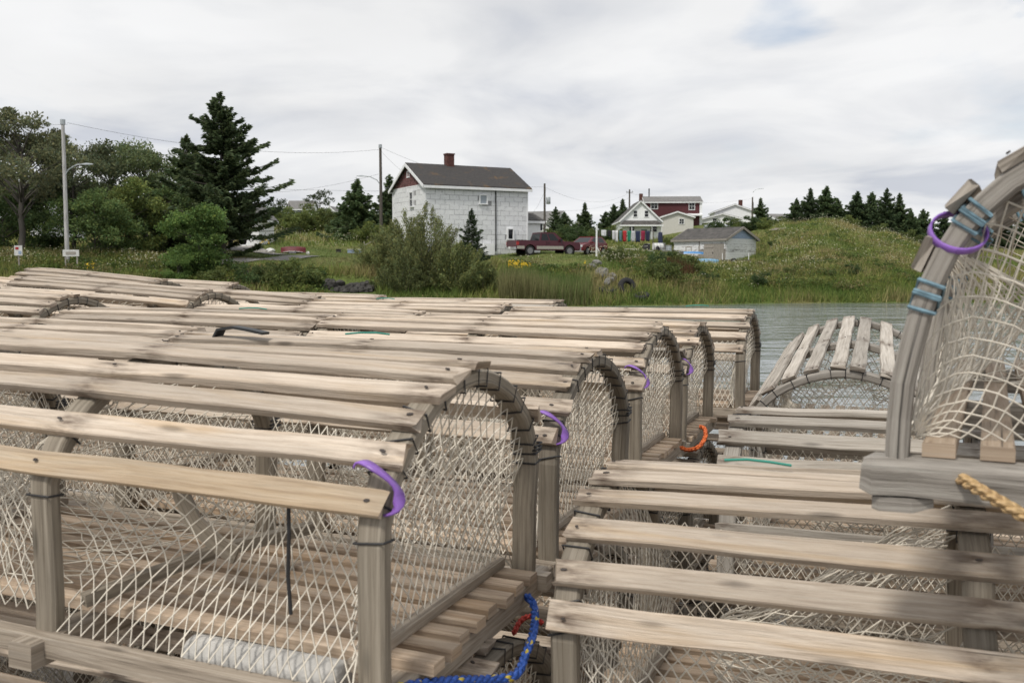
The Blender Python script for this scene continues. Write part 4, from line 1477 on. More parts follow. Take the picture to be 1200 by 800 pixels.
flowers('white_flowers', 'white umbel flowers scattered over shore and hill', 7000, 20, [
    (-40, 205, 61, 67, .2), (300, 440, 86, 112, .26), (900, 1090, 76, 108, .34), (690, 750, 70, 82, .07), (740, 900, 68, 84, .07), (600, 700, 67, 72, .02), (860, 960, 70, 80, .06), (1000, 1100, 100, 110, .05)], (.46, .44, .32), (.022, .055))
flowers('yellow_flowers', 'clumps of yellow flowers in the rough grass', 420, 21, [
    (596, 622, 66, 67.5, .45), (676, 686, 68, 69, .08), (180, 190, 60, 61, .18), (100, 110, 60, 61, .06), (305, 316, 84, 86, .15), (425, 440, 96, 98, .06)], (.62, .42, .02), (.04, .075), (.4, .8))
# ------------------------------------------------------------------ paths
M['gravel'] = plain('gravel', (.27, .255, .24), .95, noise=.25, nscale=2.5)


def ribbon(name, label, pts, lift=.05):
    """pts: (photo column, distance, width)"""
    mb = MB()
    L, Rr = [], []
    q = [Vector(((p - 600) / FPX * d * CP, d, 0)) for p, d, w in pts]
    ws = [w for p, d, w in pts]
    fine = []
    for i in range(len(q) - 1):
        for k in range(8):
            t = k / 8
            fine.append((q[i].lerp(q[i + 1], t), ws[i] + (ws[i + 1] - ws[i]) * t))
    fine.append((q[-1], ws[-1]))
    n = len(fine)
    NW = 5
    for i, (p, w) in enumerate(fine):
        dr = (fine[min(i + 1, n - 1)][0] - fine[max(i - 1, 0)][0]).normalized()
        sd = Vector((-dr.y, dr.x, 0))
        for k in range(NW):
            s = p + sd * w * (k / (NW - 1) - .5)
            mb.v.append(Vector((s.x, s.y, th(s.x, s.y) + lift)))
    for i in range(n - 1):
        for k in range(NW - 1):
            a = i * NW + k
            mb.face((a, a + 1, a + NW + 1, a + NW))
    return tag(mb.build(name, M['gravel'], smooth=True), label, kind='structure')


ribbon('driveway', 'grey gravel driveway curving up past the spruces', [(225, 68.5, 2.6), (275, 69.5, 2.6), (310, 72, 2.4), (345, 75.5, 2.0), (368, 78, 1.2)])
ribbon('gravel_path', 'gravel track behind the driveway by the white van', [(262, 92, 3.0), (280, 86, 3.0), (305, 80, 2.6), (330, 77, 1.6)])
ribbon('gravel_road', 'gravel road before the washing line', [(640, 90, 4), (700, 88, 6), (740, 89, 6.5), (770, 92, 6), (800, 98, 4)])
# ------------------------------------------------------------------ buildings
M['whitepaint'] = plain('white_paint', (.82, .83, .84), .6, noise=.05, nscale=3)
M['trimwhite'] = plain('trim_white', (.78, .79, .80), .5, noise=.06, nscale=4)
M['backing'] = plain('dark_backing', (.30, .30, .305), .9)
M['glass'] = plain('window_glass', (.012, .014, .016), .12, spec=.35)
M['curtain'] = plain('pale_curtain', (.32, .36, .40), .5, noise=.1)
M['roofdark'] = plain('dark_asphalt_shingle', (.075, .07, .066), .9, noise=.35, nscale=2.2, bump=.5)
M['roofgrey'] = plain('grey_asphalt_shingle', (.17, .165, .16), .9, noise=.2, nscale=3, bump=.4)
M['brick'] = plain('chimney_brick', (.10, .038, .03), .85, noise=.35, nscale=6)
M['redwall'] = plain('maroon_siding', (.075, .014, .018), .7, noise=.12, nscale=4)
M['redshingle'] = plain('faded_red_shingle', (.15, .066, .064), .85, noise=.35, nscale=4)
M['cream'] = plain('cream_siding', (.55, .54, .50), .7, noise=.06, nscale=3)
M['paleblue'] = plain('pale_blue_paint', (.30, .38, .52), .7, noise=.15)
M['pipe'] = plain('black_pipe', (.03, .03, .032), .5)


def shingle_mat():
    m, nt, b = new_mat('white_shingle')
    oi = nt.nodes.new('ShaderNodeObjectInfo')
    tc = nt.nodes.new('ShaderNodeTexCoord')
    n = N(nt, 'ShaderNodeTexNoise', Scale=5.0, Detail=6.0, Roughness=.7)
    of = nt.nodes.new('ShaderNodeVectorMath')
    of.operation = 'ADD'
    cm = nt.nodes.new('ShaderNodeCombineXYZ')
    nt.links.new(math_node(nt, 'MULTIPLY', oi.outputs['Random'], 50.0), cm.inputs[0])
    nt.links.new(tc.outputs['Object'], of.inputs[0])
    nt.links.new(cm.outputs[0], of.inputs[1])
    nt.links.new(of.outputs[0], n.inputs['Vector'])
    wear = ramp(nt, n.outputs['Fac'], [(.30, (.34, .34, .35)), (.40, (.74, .75, .77)), (.7, (.84, .85, .86))])
    tn = ramp(nt, oi.outputs['Random'], [(0, .84), (.15, .95), (1, 1.0)])
    nt.links.new(mix_rgb(nt, 1, wear, tn, 'MULTIPLY'), b.inputs['Base Color'])
    b.inputs['Roughness'].default_value = .7
    return m


M['shingle'] = shingle_mat()


def roof_mat():
    m, nt, b = new_mat('lichened_roof')
    tc = nt.nodes.new('ShaderNodeTexCoord')
    n = N(nt, 'ShaderNodeTexNoise', Scale=1.1, Detail=7.0, Roughness=.65)
    n2 = N(nt, 'ShaderNodeTexNoise', Scale=9.0, Detail=4.0)
    nt.links.new(tc.outputs['Object'], n.inputs['Vector'])
    nt.links.new(tc.outputs['Object'], n2.inputs['Vector'])
    c = ramp(nt, n2.outputs['Fac'], [(.3, (.026, .024, .024)), (.7, (.055, .051, .049))])
    c = mix_rgb(nt, ramp(nt, n.outputs['Fac'], [(.56, 0.0), (.70, .6)]), c, (.15, .085, .03))
    nt.links.new(c, b.inputs['Base Color'])
    b.inputs['Roughness'].default_value = .9
    return m


M['lichen'] = roof_mat()


def window(parent, wall, pos, z, w, h, L, Wd, glass='glass', cross=(1, 1), fr='trimwhite', depth=.07):
    """wall F (y=0), B, L (x=0), R (x=L); pos: window centre along that wall"""
    t = .09
    mb = MB()
    mb.box((0, 0, h / 2 + t / 2), (w + 2 * t, depth, t))
    mb.box((0, 0, -h / 2 - t / 2), (w + 2 * t + .06, depth + .03, t))
    for s in (-1, 1):
        mb.box((s * (w / 2 + t / 2), 0, 0), (t, depth, h))
    if cross[1]:
        mb.box((0, .006, 0), (w, depth - .03, .045))
    if cross[0] > 1:
        mb.box((0, .004, 0), (.04, depth - .034, h))
    loc, rz = {'F': ((pos, -depth / 2 + .01, z), 0), 'B': ((pos, Wd + depth / 2 - .01, z), PI), 'L': ((-depth / 2 + .01, pos, z), -PI / 2), 'R': ((L + depth / 2 - .01, pos, z), PI / 2)}[wall]
    f = mb.build('window', M[fr], parent, loc, (0, 0, rz))
    MB().box((0, .014, 0), (w, .03, h)).build('pane', M[glass], f)
    return f


def house(name, label, cat, p0, yaw, L, Wd, zb, he, hr, wall, roof, over=.35, trim='trimwhite', group=None, th_=.14, gable=None):
    """ridge along local x; heights he (eaves) and hr (ridge) above local zero"""
    t = thing(name, label, cat, (p0[0], p0[1], zb), (0, 0, yaw), group)
    mb = MB()
    a = [(0, 0), (L, 0), (L, Wd), (0, Wd)]
    b0 = len(mb.v)
    for z in (-1.2, he):
        for x, y in a:
            mb.v.append(Vector((x, y, z)))
    mb.v += [Vector((0, Wd / 2, hr)), Vector((L, Wd / 2, hr))]
    for q in ((0, 1, 5, 4), (2, 3, 7, 6), (1, 2, 6, 9, 5), (3, 0, 4, 8, 7)):
        mb.face(q, [(mb.v[i].x + mb.v[i].y, mb.v[i].z) for i in q])
    w = mb.build('wall', M[wall], t)
    sl = (hr - he) / (Wd / 2)
    rf = MB()
    for s in (0, 1):
        y0, y1 = (-over, Wd / 2) if s == 0 else (Wd + over, Wd / 2)
        z0, z1 = he - sl * over + .02, hr + .02
        o = .28
        bot = [(-o, y0, z0), (L + o, y0, z0), (L + o, y1, z1), (-o, y1, z1)]
        if s:
            bot = bot[::-1]
        rf.hull8(bot, [(x, y, z + th_) for x, y, z in bot])
    r = rf.build('roof', M[roof], t)
    tr = MB()
    o = .30
    for s in (-1, 1):
        y = -over - .02 if s < 0 else Wd + over + .02
        tr.box((L / 2, y, he - sl * over - .02), (L + 2 * o, .035, .2))
    for x in (-o, L + o):
        for s in (-1, 1):
            y0 = -over if s < 0 else Wd + over
            p, q = Vector((x, y0, he - sl * over + .02)), Vector((x, Wd / 2, hr + .05))
            tr.sweep([p, q], [(-.03, -.16), (.03, -.16), (.03, .06), (-.03, .06)], up=(0, 0, 1))
    tr.build('trim', M[trim], t)
    return t, w, r


# main white shingled house
HX, HY, HYAW, HL, HW = -6.55, 76.0, .494, 8.8, 6.6
HZ = 1.05
hs, hwall, hroof = house('shingled_house', 'two-storey white shingled house with red gable peak and dark roof', 'house', (HX, HY), HYAW, HL, HW, HZ, 5.2, 6.95, 'backing', 'lichen', .32)
rnd = random.Random(8)
SHW, SHH = .80, .372
WINS = [('F', 4.85, 4.2, .55, .62, 'curtain'), ('F', 7.25, 1.55, .42, .75, 'glass'), ('L', 2.55, 4.2, .55, 1.05, 'glass'), ('L', 3.0, 1.5, .5, .8, 'glass'), ('L', 5.0, 1.7, .5, .8, 'glass')]
sm = [MB().box((0, 0, 0), (SHW - .030, .03, SHH - .018)).mesh('shingle', M['shingle']) for _ in range(1)][0]
half = MB().box((0, 0, 0), (SHW / 2 - .030, .03, SHH - .018)).mesh('shingle', M['shingle'])
for face, length in (('F', HL), ('L', HW)):
    for row in range(14):
        z = row * SHH + SHH / 2
        x = 0
        first = True
        while x < length - .05:
            wd = SHW / 2 if (first and row % 2) else SHW
            first = False
            wd = min(wd, length - x)
            c = x + wd / 2
            x += wd
            if wd < .2:
                continue
            cc = c if face == 'F' else length - c
            if any(f == face and abs(cc - p) < (wn + wd * .2) / 2 and abs(z - zz) < hh / 2 for f, p, zz, wn, hh, g in WINS):
                continue
            me = sm if wd > .6 else half
            tilt = .045
            jz = rnd.uniform(-.012, .012)
            off = -.014 - rnd.uniform(0, .008)
            sx = wd / (SHW if wd > .6 else SHW / 2)
            if face == 'F':
                put('shingle', me, hwall, (c, off, z + jz), (tilt, rnd.uniform(-.008, .008), 0), (sx, 1, 1))
            else:
                put('shingle', me, hwall, (off, length - c, z + jz), (tilt, rnd.uniform(-.008, .008), -PI / 2), (sx, 1, 1))
# red shingles of the gable peak, joined
mb = MB()
for row in range(7):
    z = 5.2 + row * .25 + .125
    half_w = (6.95 - z) / (1.75) * HW / 2 - .1
    if half_w < .1:
        continue
    y = HW / 2 - half_w
    while y < HW / 2 + half_w - .1:
        wd = min(.42, HW / 2 + half_w - y)
        mb.box((-.015 - rnd.uniform(0, .008), y + wd / 2, z), (.024, wd - .02, .235))
        y += wd
tag(mb.build('gable_shingles', M['redshingle'], hs), 'faded red shingles of the gable peak', kind='stuff')
mb = MB()
mb.box((-.02, HW / 2, 5.2), (.06, HW, .09))
mb.box((HL / 2, -.03, 5.02), (HL + .2, .06, .16))
for x, y in ((-.02, -.02), (HL + .01, -.02), (-.02, HW)):
    mb.box((x, y, 2.5), (.1, .1, 5.0))
mb.build('corner_board', M['trimwhite'], hs)
for f, p, zz, wn, hh, g in WINS:
    window(hs, f, p, zz, wn, hh, HL, HW, g, (1, 1 if hh > .9 else 0), depth=.17)
window(hs, 'L', HW / 2, 6.2, .35, .35, HL, HW, 'curtain', (1, 0))
ch = MB().box((0, 0, -.15), (.62, .62, 1.2)).box((0, 0, .49), (.72, .72, .1)).build('chimney', M['brick'], hs, (3.5, HW / 2, 7.45))
MB().box((0, 0, 0), (.4, .4, .03)).build('flue', M['pipe'], ch, (0, 0, .54))
mb = MB()
mb.tube([(5.95, -.09, .2), (5.95, -.09, 2.5), (5.95, -.09, 5.0)], .05, 6)
mb.build('downpipe', M['pipe'], hs)
MB().box((5.3, -.14, .35), (1.0, .12, .9)).build('hatch_board', M['whitepaint'], hs)
# low annex at the back of the house
hb, _, _ = house('lean_to', 'low white annex at the back corner of the shingled house', 'annex', (HX + HL * math.cos(HYAW) - .1, HY + HL * math.sin(HYAW) + 1.6), HYAW, 1.4, 3.4, HZ + .2, 2.5, 3.1, 'whitepaint', 'roofdark', .2)


def gable_front(name, label, cat, pxl, pxr, D, base_py, eave_py, ridge_py, depth, wall, roof, wins, group=None, rot=0.0, over=.3):
    """house whose gable end (photo columns pxl..pxr) faces the camera"""
    zb, ze, zr = zat(base_py, D), zat(eave_py, D), zat(ridge_py, D)
    xl, xr = xat(pxl, D), xat(pxr, D)
    wd = xr - xl
    t, w, r = house(name, label, cat, (xr, D), PI / 2 + rot, depth, wd, zb, ze - zb, zr - zb, wall, roof, over, group=group)
    for px, py, ww, hh, cross in wins:
        window(t, 'L', wd * (pxr - px) / (pxr - pxl), zat(py, D) - zb, ww, hh, depth, wd, 'glass', cross)
    return t, wd, zb, ze - zb, zr - zb


def side_front(name, label, cat, pxl, pxr, D, base_py, eave_py, ridge_py, depth, wall, roof, wins, group=None, rot=0.0, over=.3):
    zb, ze, zr = zat(base_py, D), zat(eave_py, D), zat(ridge_py, D + depth / 2)
    xl, xr = xat(pxl, D), xat(pxr, D)
    L = (xr - xl) / math.cos(rot)
    t, w, r = house(name, label, cat, (xl, D - (xr - xl) * math.tan(rot)), rot, L, depth, zb, ze - zb, zr - zb, wall, roof, over, group=group)
    for px, py, ww, hh, cross in wins:
        window(t, 'F', L * (px - pxl) / (pxr - pxl), zat(py, D) - zb, ww, hh, L, depth, 'glass', cross)
    return t, L, zb, ze - zb, zr - zb


FH = 'houses on the rise beyond the water'
t, L, zb, he, hr = side_front('bungalow', 'low grey-roofed bungalow behind the maroon pickup', 'house', 606, 648, 130, 276, 258.5, 248.5, 6.5, 'whitepaint', 'roofgrey', [(629, 265, 1.7, 1.1, (1, 0)), (622, 264, .5, 1.2, (1, 0))], FH, -.42)
window(t, 'R', 3.0, 2.2, .8, 1.0, L, 6.5)
t, wd, zb, he, hr = gable_front('gabled_house', 'white gabled house with dark porch roof behind the washing line', 'house', 726.5, 774, 160, 287, 258, 235.5, 10, 'whitepaint', 'roofdark', [(744, 250.5, .55, .95, (1, 1)), (757, 250.5, .55, .95, (1, 1)), (740, 268, .8, .75, (1, 1)), (765.5, 268, 1.0, .95, (1, 1))], FH)
# porch roof and door of the gabled house
mb = MB()
pw = wd + .3
zp = zat(258.5, 160) - zb
mb.hull8([(-1.3, -.15, zp - .75), (-1.3, pw - .15, zp - .75), (.02, pw - .15, zp - .75), (.02, -.15, zp - .75)], [(-.15, .6, zp), (-.15, pw - .9, zp), (.02, pw - .9, zp), (.02, .6, zp)])
mb.build('porch_roof', M['roofdark'], t)
mb = MB()
mb.box((-1.3, wd / 2, zp - .83), (.12, pw + .1, .22))
for y in (.05, 1.6, wd - 1.7, wd - .05):
    mb.box((-1.22, y, (zp - .9) / 2 - .1), (.09, .09, zp - .75))
mb.build('porch_posts', M['trimwhite'], t)
d = MB().box((-.03, 0, 1.05), (.08, .95, 2.1)).build('door', plain('grey_green_door', (.13, .17, .15), .5), t, (0, wd * (774 - 754.5) / (774 - 726.5), zat(283, 160) - zb - .2))
MB().box((-.09, .36, 1.0), (.06, .05, .12)).build('handle', M['pipe'], d)
MB().box((1.0, wd / 2, 0), (3.2, wd + 1.2, .1)).build('porch_floor', M['oldwood'], t, (-2.2, 0, zat(283.5, 160) - zb - .25))
t, L, zb, he, hr = side_front('maroon_house', 'large maroon house with white trim rising above the others', 'house', 756, 821, 190, 276, 236.5, 231, 8, 'redwall', 'roofgrey', [(766.5, 240.5, 1.2, 1.25, (2, 1)), (810, 241.5, 1.0, 1.3, (2, 1))], FH, -.06)
MB().box((0, 0, 0), (.7, .7, 1.8)).build('chimney', M['brick'], t, (-.55, 4, hr - .2))
MB().tube([(0, 0, -.5), (0, 0, 1.6)], .13, 8).build('stovepipe', M['pipe'], t, (1.0, 4, hr + .1))
MB().box((L - .1, -.07, (he) / 2), (.45, .1, he)).build('corner_board', M['trimwhite'], t)
MB().hull8([(L * .62, -1.8, he - 2.7), (L + .1, -1.8, he - 2.7), (L + .1, 0, he - 2.4), (L * .62, 0, he - 2.4)], [(L * .62, -1.8, he - 2.5), (L + .1, -1.8, he - 2.5), (L + .1, 0, he - 2.2), (L * .62, 0, he - 2.2)]).build('porch_roof', M['trimwhite'], t)
t, wd, zb, he, hr = gable_front('cream_house', 'small cream gabled house between white house and grey shed', 'house', 775, 812, 172, 277, 254, 248.2, 9, 'cream', 'roofgrey', [(798.3, 259.3, .75, .85, (2, 1))], FH, -.12)
window(t, 'F', 2.5, he - 1.3, .9, 1.2, 9, wd)
t, wd, zb, he, hr = gable_front('white_chimney_house', 'white house with red brick chimney and low gable on the hilltop', 'house', 838, 883, 205, 266, 247.5, 239.5, 10, 'whitepaint', 'roofdark', [], FH, -.08)
MB().box((0, 0, 0), (.75, .75, 1.9)).build('chimney', M['brick'], t, (2.2, wd * .32, hr + .1))
MB().tube([(0, 0, 0), (0, 0, 1.5)], .1, 8).build('stovepipe', M['pipe'], t, (3.0, -.2, hr - .9))
gable_front('white_wing_house', 'low white wing in front of the chimney house', 'house', 824, 868, 200, 268, 256.2, 250.5, 5, 'whitepaint', 'roofdark', [(837, 259, .8, 1.0, (1, 1))], FH, -.04)
side_front('grey_hilltop_house', 'grey weathered roof peeping over the hilltop spruces', 'house', 909, 928, 150, 268, 257, 252, 6, 'backing', 'roofgrey', [(920, 261, .6, .7, (1, 1))], FH, .25)
t, L, zb, he, hr = side_front('far_white_house', 'far white house with grey roof above the flower field', 'house', 337, 366, 205, 254, 244.8, 236, 7, 'whitepaint', 'roofgrey', [(344, 248, .9, 1.0, (1, 1)), (352, 248, .9, 1.0, (1, 1)), (360, 248, .9, 1.0, (1, 1))], FH, .0)
gable_front('far_gabled_house', 'far white gable right of the wispy little tree', 'house', 382, 392, 200, 256, 246.5, 242, 6, 'whitepaint', 'roofgrey', [(387, 249, .5, .7, (1, 1))], FH, -.1)
side_front('far_dark_house', 'far low house with dark roof next to the bluish spruce', 'house', 392, 412, 215, 255, 250, 246.5, 6, 'cream', 'roofdark', [(398, 252, .7, .6, (1, 0))], FH)
gable_front('white_shed', 'narrow white shed half hidden by the tallest spruce', 'shed', 281, 304, 88, 280, 254, 242, 4, 'whitepaint', 'roofgrey', [(293, 262, .5, .7, (1, 1))], None, -.1)
gable_front('hidden_white_house', 'white gable glimpsed through the trees left of the light pole', 'house', 36, 56, 96, 262, 226, 204, 7, 'whitepaint', 'roofgrey', [(46, 235, .6, 1.0, (1, 1))], None, -.1)
# weathered shed by the shore
SX, SY, SYAW, SL, SW = xat(850, 95) - .62 * 6.5, 95 + .78 * 6.5, -.9, 6.5, 4.5
szb = .42
sd_, sw_, sr_ = house('weathered_shed', 'weathered grey and white shed with dark roof on the shore', 'shed', (SX, SY), SYAW, SL, SW, szb, 2.3, 3.35, 'oldwood', 'roofdark', .22, 'oldwood', th_=.08)
M['peel'] = None


def peel_mat():
    m, nt, b = new_mat('peeling_white_paint')
    tc = nt.nodes.new('ShaderNodeTexCoord')
    oi = nt.nodes.new('ShaderNodeObjectInfo')
    mp = nt.nodes.new('ShaderNodeMapping')
    mp.inputs['Scale'].default_value = (1.2, 1.2, 5)
    of = nt.nodes.new('ShaderNodeVectorMath')
    of.operation = 'ADD'
    cm = nt.nodes.new('ShaderNodeCombineXYZ')
    nt.links.new(math_node(nt, 'MULTIPLY', oi.outputs['Random'], 40.0), cm.inputs[0])
    nt.links.new(tc.outputs['Object'], of.inputs[0])
    nt.links.new(cm.outputs[0], of.inputs[1])
    nt.links.new(of.outputs[0], mp.inputs[0])
    n = N(nt, 'ShaderNodeTexNoise', Scale=1.3, Detail=8.0, Roughness=.7)
    nt.links.new(mp.outputs[0], n.inputs['Vector'])
    f = math_node(nt, 'ADD', n.outputs['Fac'], math_node(nt, 'MULTIPLY', math_node(nt, 'SUBTRACT', oi.outputs['Random'], .5), .22))
    nt.links.new(ramp(nt, f, [(.28, (.17, .16, .15)), (.37, (.42, .42, .42)), (.43, (.72, .73, .74))]), b.inputs['Base Color'])
    b.inputs['Roughness'].default_value = .8
    return m


M['peel'] = peel_mat()
pm = MB().box((0, 0, 0), (SW, .03, .245)).mesh('plank', M['peel'])
for i in range(9):
    put('plank', pm, sw_, (SL + .02 + rnd.uniform(0, .008), SW / 2, .02 + i * .255 + .12), (.0, 0, PI / 2))
MB().extrude([(0, 2.3), (SW, 2.3), (SW / 2, 3.2)], -.02, .02).build('gable_panel', M['paleblue'], sd_, (SL + .03, 0, 0), (0, 0, PI / 2))
pl2 = MB().box((0, 0, 0), (3.2, .03, .30)).mesh('plank', M['peel'])
for i in range(7):
    put('plank', pl2, sw_, (1.55 + rnd.uniform(-.05, .05), -.02 - rnd.uniform(0, .008), .05 + i * .31 + .14))
    if i > 3:
        put('plank', pl2, sw_, (4.9, -.02 - rnd.uniform(0, .008), .05 + i * .31 + .14), (0, 0, 0), (.98, 1, 1))
window(sd_, 'F', 1.9, 1.15, .6, .75, SL, SW, 'glass', (1, 0), 'oldwood')
dr = MB()
for k in range(5):
    dr.box((k * .24, 0, 0), (.228, .04, 1.75))
dr.box((.48, -.035, .55), (1.2, .03, .14)).box((.48, -.035, -.5), (1.2, .03, .14))
dd = dr.build('door', M['oldwood'], sd_, (4.0, -.045, .95))
MB().box((1.0, -.05, 0), (.04, .06, .16)).build('handle', M['pipe'], dd)
MB().box((0, 0, 0), (1.25, .05, 1.75)).build('door', M['oldwood'], sd_, (5.7, -.045, .95))
# ------------------------------------------------------------------ vehicles
M['maroon'] = plain('maroon_paint', (.062, .009, .017), .28, noise=.06, spec=.4)
M['redcar'] = plain('red_car_paint', (.13, .012, .018), .25, noise=.05, spec=.5)
M['tan'] = plain('beige_lower_paint', (.36, .34, .30), .35)
M['silver'] = plain('silver_paint', (.45, .47, .50), .3, .4)
M['vanwhite'] = plain('white_vehicle_paint', (.7, .71, .72), .35)
M['tyre'] = plain('tyre_rubber', (.018, .018, .019), .85)
M['alloy'] = plain('alloy_wheel', (.25, .25, .26), .4, .5)
M['chrome'] = plain('chrome_bumper', (.5, .5, .5), .25, .9)
M['taillight'] = plain('red_tail_lens', (.35, .015, .015), .2)
M['headlight'] = plain('clear_headlamp', (.62, .64, .66), .12)
M['black'] = plain('black_trim', (.018, .018, .02), .5)


def quad_on(c0, c1, c2, c3, u0, u1, v0, v1, off):
    """panel on the quad c0..c3 (bottom-left, bottom-right, top-right, top-left), pushed out by off"""
    c0, c1, c2, c3 = map(Vector, (c0, c1, c2, c3))

    def P(u, v):
        return c0.lerp(c1, u).lerp(c3.lerp(c2, u), v)
    n = (c1 - c0).cross(c3 - c0).normalized()
    q = [P(u0, v0), P(u1, v0), P(u1, v1), P(u0, v1)]
    return [p - n * .02 for p in q], [p + n * off for p in q]


def vehicle(name, label, cat, loc, yaw, spec):
    t = thing(name, label, cat, loc, (0, 0, yaw))
    Wv = spec['w']
    hw = Wv / 2
    prof = spec['prof']
    mb = MB()
    mb.extrude(prof, -hw, hw)
    # tuck the sides in a little towards the sill and the shoulder
    for v in mb.v:
        k = (v.z - .62)
        v.y *= 1 - .05 * min(1, (k / .5) ** 2)
    mb.build('body', M[spec['paint']], t)
    (xb0, xb1, zb), (xt0, xt1, zt), ins = spec['cab']
    bot = [(xb0, -hw + .04, zb), (xb1, -hw + .04, zb), (xb1, hw - .04, zb), (xb0, hw - .04, zb)]
    top = [(xt0, -hw + ins, zt), (xt1, -hw + ins, zt), (xt1, hw - ins, zt), (xt0, hw - ins, zt)]
    MB().hull8(bot, top).build('cab', M[spec['paint']], t)
    mb = MB()
    mb.hull8(*[[(x, y, z + dz) for x, y, z in top] for dz in (0, .045)])
    mb.build('cab_roof', M[spec.get('roofpaint', spec['paint'])], t)
    for u0, u1 in spec['side_win']:
        for s in (0, 1):
            c = (bot[0], bot[1], top[1], top[0]) if s == 0 else (bot[2], bot[3], top[3], top[2])
            uu = (u0, u1) if s == 0 else (1 - u1, 1 - u0)
            a, b = quad_on(*c, *uu, .10, .90, .008)
            MB().hull8(a, b).build('side_window', M['glass'], t)
    for nm, c in (('windscreen', (bot[1], bot[2], top[2], top[1])), ('rear_window', (bot[3], bot[0], top[0], top[3]))):
        a, b = quad_on(*c, .07, .93, .08, .92, .008)
        MB().hull8(a, b).build(nm, M['glass'], t)
    r = spec['r']
    for x in spec['wheels']:
        for s in (-1, 1):
            mb = MB()
            ring = [(0, -.11), (0, .11)]
            mb.tube([(0, -.115, 0), (0, -.10, 0), (0, .10, 0), (0, .115, 0)], r, 20, scales=[.9, 1, 1, .9])
            w = mb.build('wheel', M['tyre'], t, (x, s * (hw - .13), r), smooth=False)
            mb = MB()
            mb.tube([(0, -.02, 0), (0, .012, 0)], r * .62, 16)
            mb.tube([(0, .01, 0), (0, .03, 0)], r * .2, 8)
            for k in range(6):
                a = k * PI / 3
                mb.box((math.cos(a) * r * .38, .016, math.sin(a) * r * .38), (r * .5, .022, r * .13), Matrix.Rotation(-a, 3, 'Y'))
            mb.build('rim', M['alloy'], w, (0, s * .112, 0), (0, 0, 0 if s > 0 else PI))
    for nm, c, s, mat in spec['bits']:
        MB().box(c, s).build(nm, M[mat], t)
    return t


def arch_pts(cx, r, n=8, z0=.42):
    return [(cx + r * math.cos(a), z0 + r * math.sin(a) * .95) for a in [PI * i / n for i in range(n + 1)]]


tp_ = [(0, .50), (0, 1.10), (.05, 1.14), (3.9, 1.12), (4.4, 1.11), (5.35, 1.02), (5.48, .92), (5.50, .45)] + arch_pts(4.55, .46) + arch_pts(1.15, .46)
TRX, TRY = xat(594, 76.0), 76.0
yawt = .42
zc_t = th(TRX + 2.4, TRY + 1.0) + .02
vehicle('pickup_truck', 'maroon extended-cab pickup with beige lower panels parked by the white house', 'pickup truck', (TRX + .35, TRY + .9, zat(299.3, 76.5)), yawt, {
    'w': 1.92, 'prof': tp_, 'paint': 'maroon', 'cab': ((1.95, 4.1, 1.10), (2.15, 3.35, 1.74), .16), 'side_win': [(.06, .38), (.44, .80)], 'r': .37, 'wheels': (1.15, 4.55), 'roofpaint': 'maroon',
    'bits': [('bumper', (-.08, 0, .55), (.18, 1.8, .2), 'chrome'), ('front_bumper', (5.5, 0, .52), (.16, 1.8, .24), 'chrome'), ('taillight', (.10, -.93, .93), (.22, .06, .26), 'taillight'), ('taillight', (.10, .93, .93), (.22, .06, .26), 'taillight'),
             ('headlight', (5.44, -.72, .88), (.14, .34, .18), 'headlight'), ('headlight', (5.44, .72, .88), (.14, .34, .18), 'headlight'), ('lower_panel', (2.85, -.945, .61), (2.3, .05, .24), 'tan'), ('lower_panel', (2.85, .945, .61), (2.3, .05, .24), 'tan'),
             ('lower_panel', (.35, -.945, .62), (.62, .05, .22), 'tan'), ('lower_panel', (.35, .945, .62), (.62, .05, .22), 'tan'), ('mirror', (3.75, -1.06, 1.18), (.1, .2, .18), 'black'), ('mirror', (3.75, 1.06, 1.18), (.1, .2, .18), 'black'),
             ('door_handle', (2.75, -.965, .98), (.16, .03, .04), 'black'), ('bed_cover', (.98, 0, 1.15), (1.85, 1.74, .03), 'black'), ('licence_plate', (-.175, 0, .6), (.02, .34, .16), 'trimwhite'), ('door_seam', (2.55, -.958, .86), (.012, .02, .5), 'black'), ('door_seam', (3.62, -.958, .86), (.012, .02, .5), 'black')]})
cp_ = [(0, .42), (.02, .95), (.12, 1.0), (2.9, .98), (3.75, .82), (3.92, .68), (3.94, .36)] + arch_pts(3.2, .36, 8, .34) + arch_pts(.72, .36, 8, .34)
cx_, cy_ = xat(701, 84), 84
vehicle('small_car', 'small red hatchback parked in front of the pickup, nose to the shore', 'car', (cx_ + .1, cy_ + .4, zat(298.5, 82)), -PI / 2 - .62, {
    'w': 1.68, 'prof': cp_, 'paint': 'redcar', 'cab': ((.1, 3.05, .97), (.55, 2.1, 1.46), .2), 'side_win': [(.10, .44), (.48, .86)], 'r': .30, 'wheels': (.72, 3.2),
    'bits': [('headlight', (3.84, -.58, .70), (.2, .36, .17), 'headlight'), ('headlight', (3.84, .58, .70), (.2, .36, .17), 'headlight'), ('grille', (3.94, 0, .50), (.03, .8, .12), 'black'), ('bumper', (3.93, 0, .40), (.07, 1.6, .12), 'redcar'), ('mirror', (2.55, .92, 1.0), (.1, .18, .12), 'redcar'), ('mirror', (2.55, -.92, 1.0), (.1, .18, .12), 'redcar'),
             ('taillight', (.02, -.7, .85), (.06, .2, .22), 'taillight'), ('taillight', (.02, .7, .85), (.06, .2, .22), 'taillight'), ('door_seam', (1.6, .835, .72), (.012, .02, .46), 'black')]})
vx = xat(273, 90)
